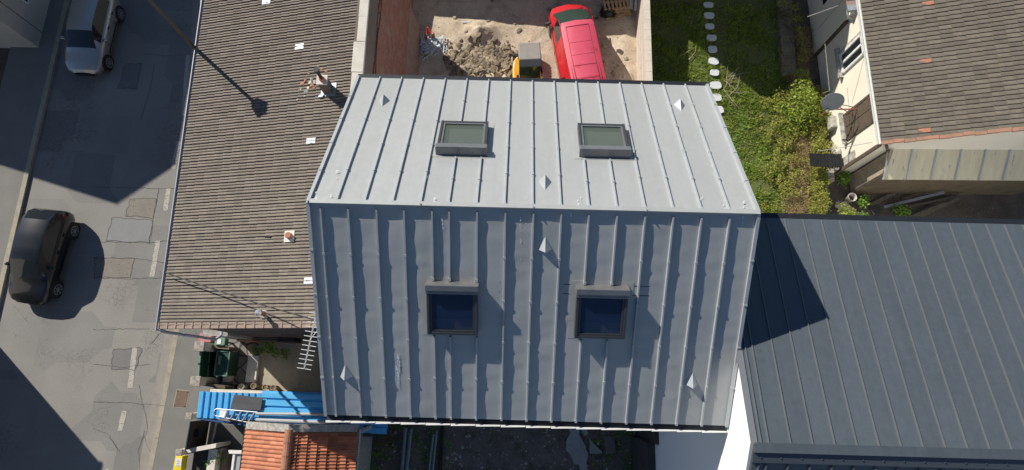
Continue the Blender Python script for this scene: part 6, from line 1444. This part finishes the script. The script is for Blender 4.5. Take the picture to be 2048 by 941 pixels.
def slab_poly(pix, z, h, m, name, label, cat, jit=.03):
    ring = []
    P_ = [at(u, v) for u, v in pix]
    for a, b_ in zip(P_, P_[1:] + P_[:1]):
        n_ = max(1, int((b_ - a).length / .12))
        for k in range(n_): q = a.lerp(b_, k / n_); ring.append((q.x + random.uniform(-jit, jit), q.y + random.uniform(-jit, jit)))
    t = MB(); t.prism(ring, z, z + h); o = t.build(name, m)
    if label: tag(o, label, cat)
    return o
slab_poly([(1130, 848), (1145, 843), (1160, 852), (1158, 870), (1166, 885), (1175, 905), (1172, 925), (1176, 960), (1158, 960), (1158, 928), (1148, 930), (1140, 912), (1131, 900), (1132, 880), (1139, 865)], .06, .08, 'slab', 'concrete_slab', 'long cracked pale concrete slab in the shaded back yard', 'concrete slab')
slab_poly([(1165, 850), (1174, 858), (1176, 868), (1168, 872), (1162, 862)], .06, .07, 'slab', 'concrete_slab', 'small broken piece beside the top of the long concrete slab', 'concrete slab', .02)
slab_poly([(1178, 876), (1186, 886), (1203, 903), (1203, 907), (1179, 907)], .07, .06, 'slab', 'paving_slab', 'pale paving slab with a broken corner right of the long slab', 'paving slab', .01)
slab_poly([(1208, 872), (1229, 876), (1230, 906), (1211, 908)], .05, .06, mat('brownish_slab', (0.2, 0.18, 0.165), (0.15, 0.135, 0.125), 3, .9, bump=.3), 'paving_slab', 'brownish paving slab half covered with soil', 'paving slab', .02)
rk = MB(); random.seed(77)
for i in range(260):
    u, v = random.uniform(760, 1320), random.uniform(838, 960); p = at(u, v)
    rk.rock((p.x, p.y, .07), random.choice((.02, .025, .03, .04, .07)))
tag(rk.build('stone_chips', mat('pale_chips', (0.42, 0.4, 0.37), (0.26, 0.24, 0.22), 5, .9)), 'pale stone chips scattered over the back yard soil', 'stones', kind='stuff')
gm = MB()
for i in range(260):
    u, v = (random.uniform(740, 900), random.uniform(840, 960)) if random.random() < .6 else (random.gauss(1265, 40), random.uniform(838, 960)); p = at(u, v)
    leafblob(gm, p.x, p.y, .06, random.uniform(.06, .2), 14, .035, .4)
tag(gm.build('yard_weeds', 'leafgreen'), 'low weeds growing in the shaded back yard', 'weeds', kind='stuff')
for i, (u, v, r, lb_) in enumerate(((780, 858, .22, 'thin hoop lying on the dark soil, nearest the blue roof'), (776, 885, .2, 'thin hoop lying on the dark soil right of the orange roof'))):
    p = at(u, v, .12); t = MB(); t.tube([(p.x + math.cos(a) * r, p.y + math.sin(a) * r, .14) for a in [2 * math.pi * k / 20 for k in range(21)]], .014, 5); tag(t.build('metal_hoop', 'rust'), lb_, 'hoop', 'hoops on the soil')

# ================================================================== NEIGHBOURS BEYOND THE FRAME (they cast the shadows seen in the photo)
def gable_house(name, x0, x1, y0, y1, he, hr, axis, label, m='facade', roofm='tile_brown', flat=False):
    e = empty(name, ((x0 + x1) / 2, (y0 + y1) / 2, 0), label, 'house'); ox, oy = (x0 + x1) / 2, (y0 + y1) / 2
    a, b_ = (x1 - x0) / 2, (y1 - y0) / 2; t = MB(); t.box(-a, -b_, 0, a, b_, he); 
    if axis == 'y': t.add([(-a, -b_, he), (a, -b_, he), (0, -b_, hr - .1), (-a, b_, he), (a, b_, he), (0, b_, hr - .1)], [(0, 1, 2), (5, 4, 3)])
    else: t.add([(-a, -b_, he), (-a, b_, he), (-a, 0, hr - .1), (a, -b_, he), (a, b_, he), (a, 0, hr - .1)], [(2, 1, 0), (3, 4, 5)])
    t.build('wall', m, parent=e); t = MB()
    for s in (-1, 1):
        if axis == 'y': t.hexa([(s * (a + .05), -b_ - .05, he - .05), (0, -b_ - .05, hr - .05), (0, b_ + .05, hr - .05), (s * (a + .05), b_ + .05, he - .05), (s * (a + .05), -b_ - .05, he + .06), (0, -b_ - .05, hr + .06), (0, b_ + .05, hr + .06), (s * (a + .05), b_ + .05, he + .06)])
        else: t.hexa([(-a - .05, s * (b_ + .05), he - .05), (-a - .05, 0, hr - .05), (a + .05, 0, hr - .05), (a + .05, s * (b_ + .05), he - .05), (-a - .05, s * (b_ + .05), he + .06), (-a - .05, 0, hr + .06), (a + .05, 0, hr + .06), (a + .05, s * (b_ + .05), he + .06)])
    t.build('roof', roofm, parent=e)
    return e, a, b_
def street_windows(e, a, b_, he):
    y = -b_ + 1.2
    while y < b_ - 1.2:
        f_ = MB(); f_.box(a, y - .5, 1.2, a + .04, y + .5, 2.6); w0 = f_.build('window', 'white_paint', parent=e); f_ = MB(); f_.box(a + .03, y - .42, 1.28, a + .05, y + .42, 2.52); f_.build('pane', 'glass_dark', parent=w0); y += 2.6
e, a, b_ = gable_house('street_house', -29.7, -22.3, 14.5, 15.25, 4.85, 6.7, 'y', 'narrow low gabled house end across the street at the far left')
e, a, b_ = gable_house('street_house', -31, -22.3, 15.3, 34, 6.15, 8.0, 'y', 'tall rendered house across the street, upper of the two at the far left'); street_windows(e, a, b_, 6)
e, a, b_ = gable_house('street_house', -30, -22.3, -14, 2.0, 5.4, 7.4, 'y', 'rendered house across the street, lower of the two at the far left'); street_windows(e, a, b_, 5)
ob_, _, _ = gable_house('yard_outbuilding', -7, 4.0, 18.9, 24, 2.6, 3.3, 'x', 'low outbuilding closing the top end of the sandy yard'); ob_.rotation_euler = (0, 0, -.1)
gable_house('tall_neighbour_house', 4.2, 10.8, 18.9, 27, 5.9, 7.3, 'y', 'tall neighbouring house beyond the top end of the garden')
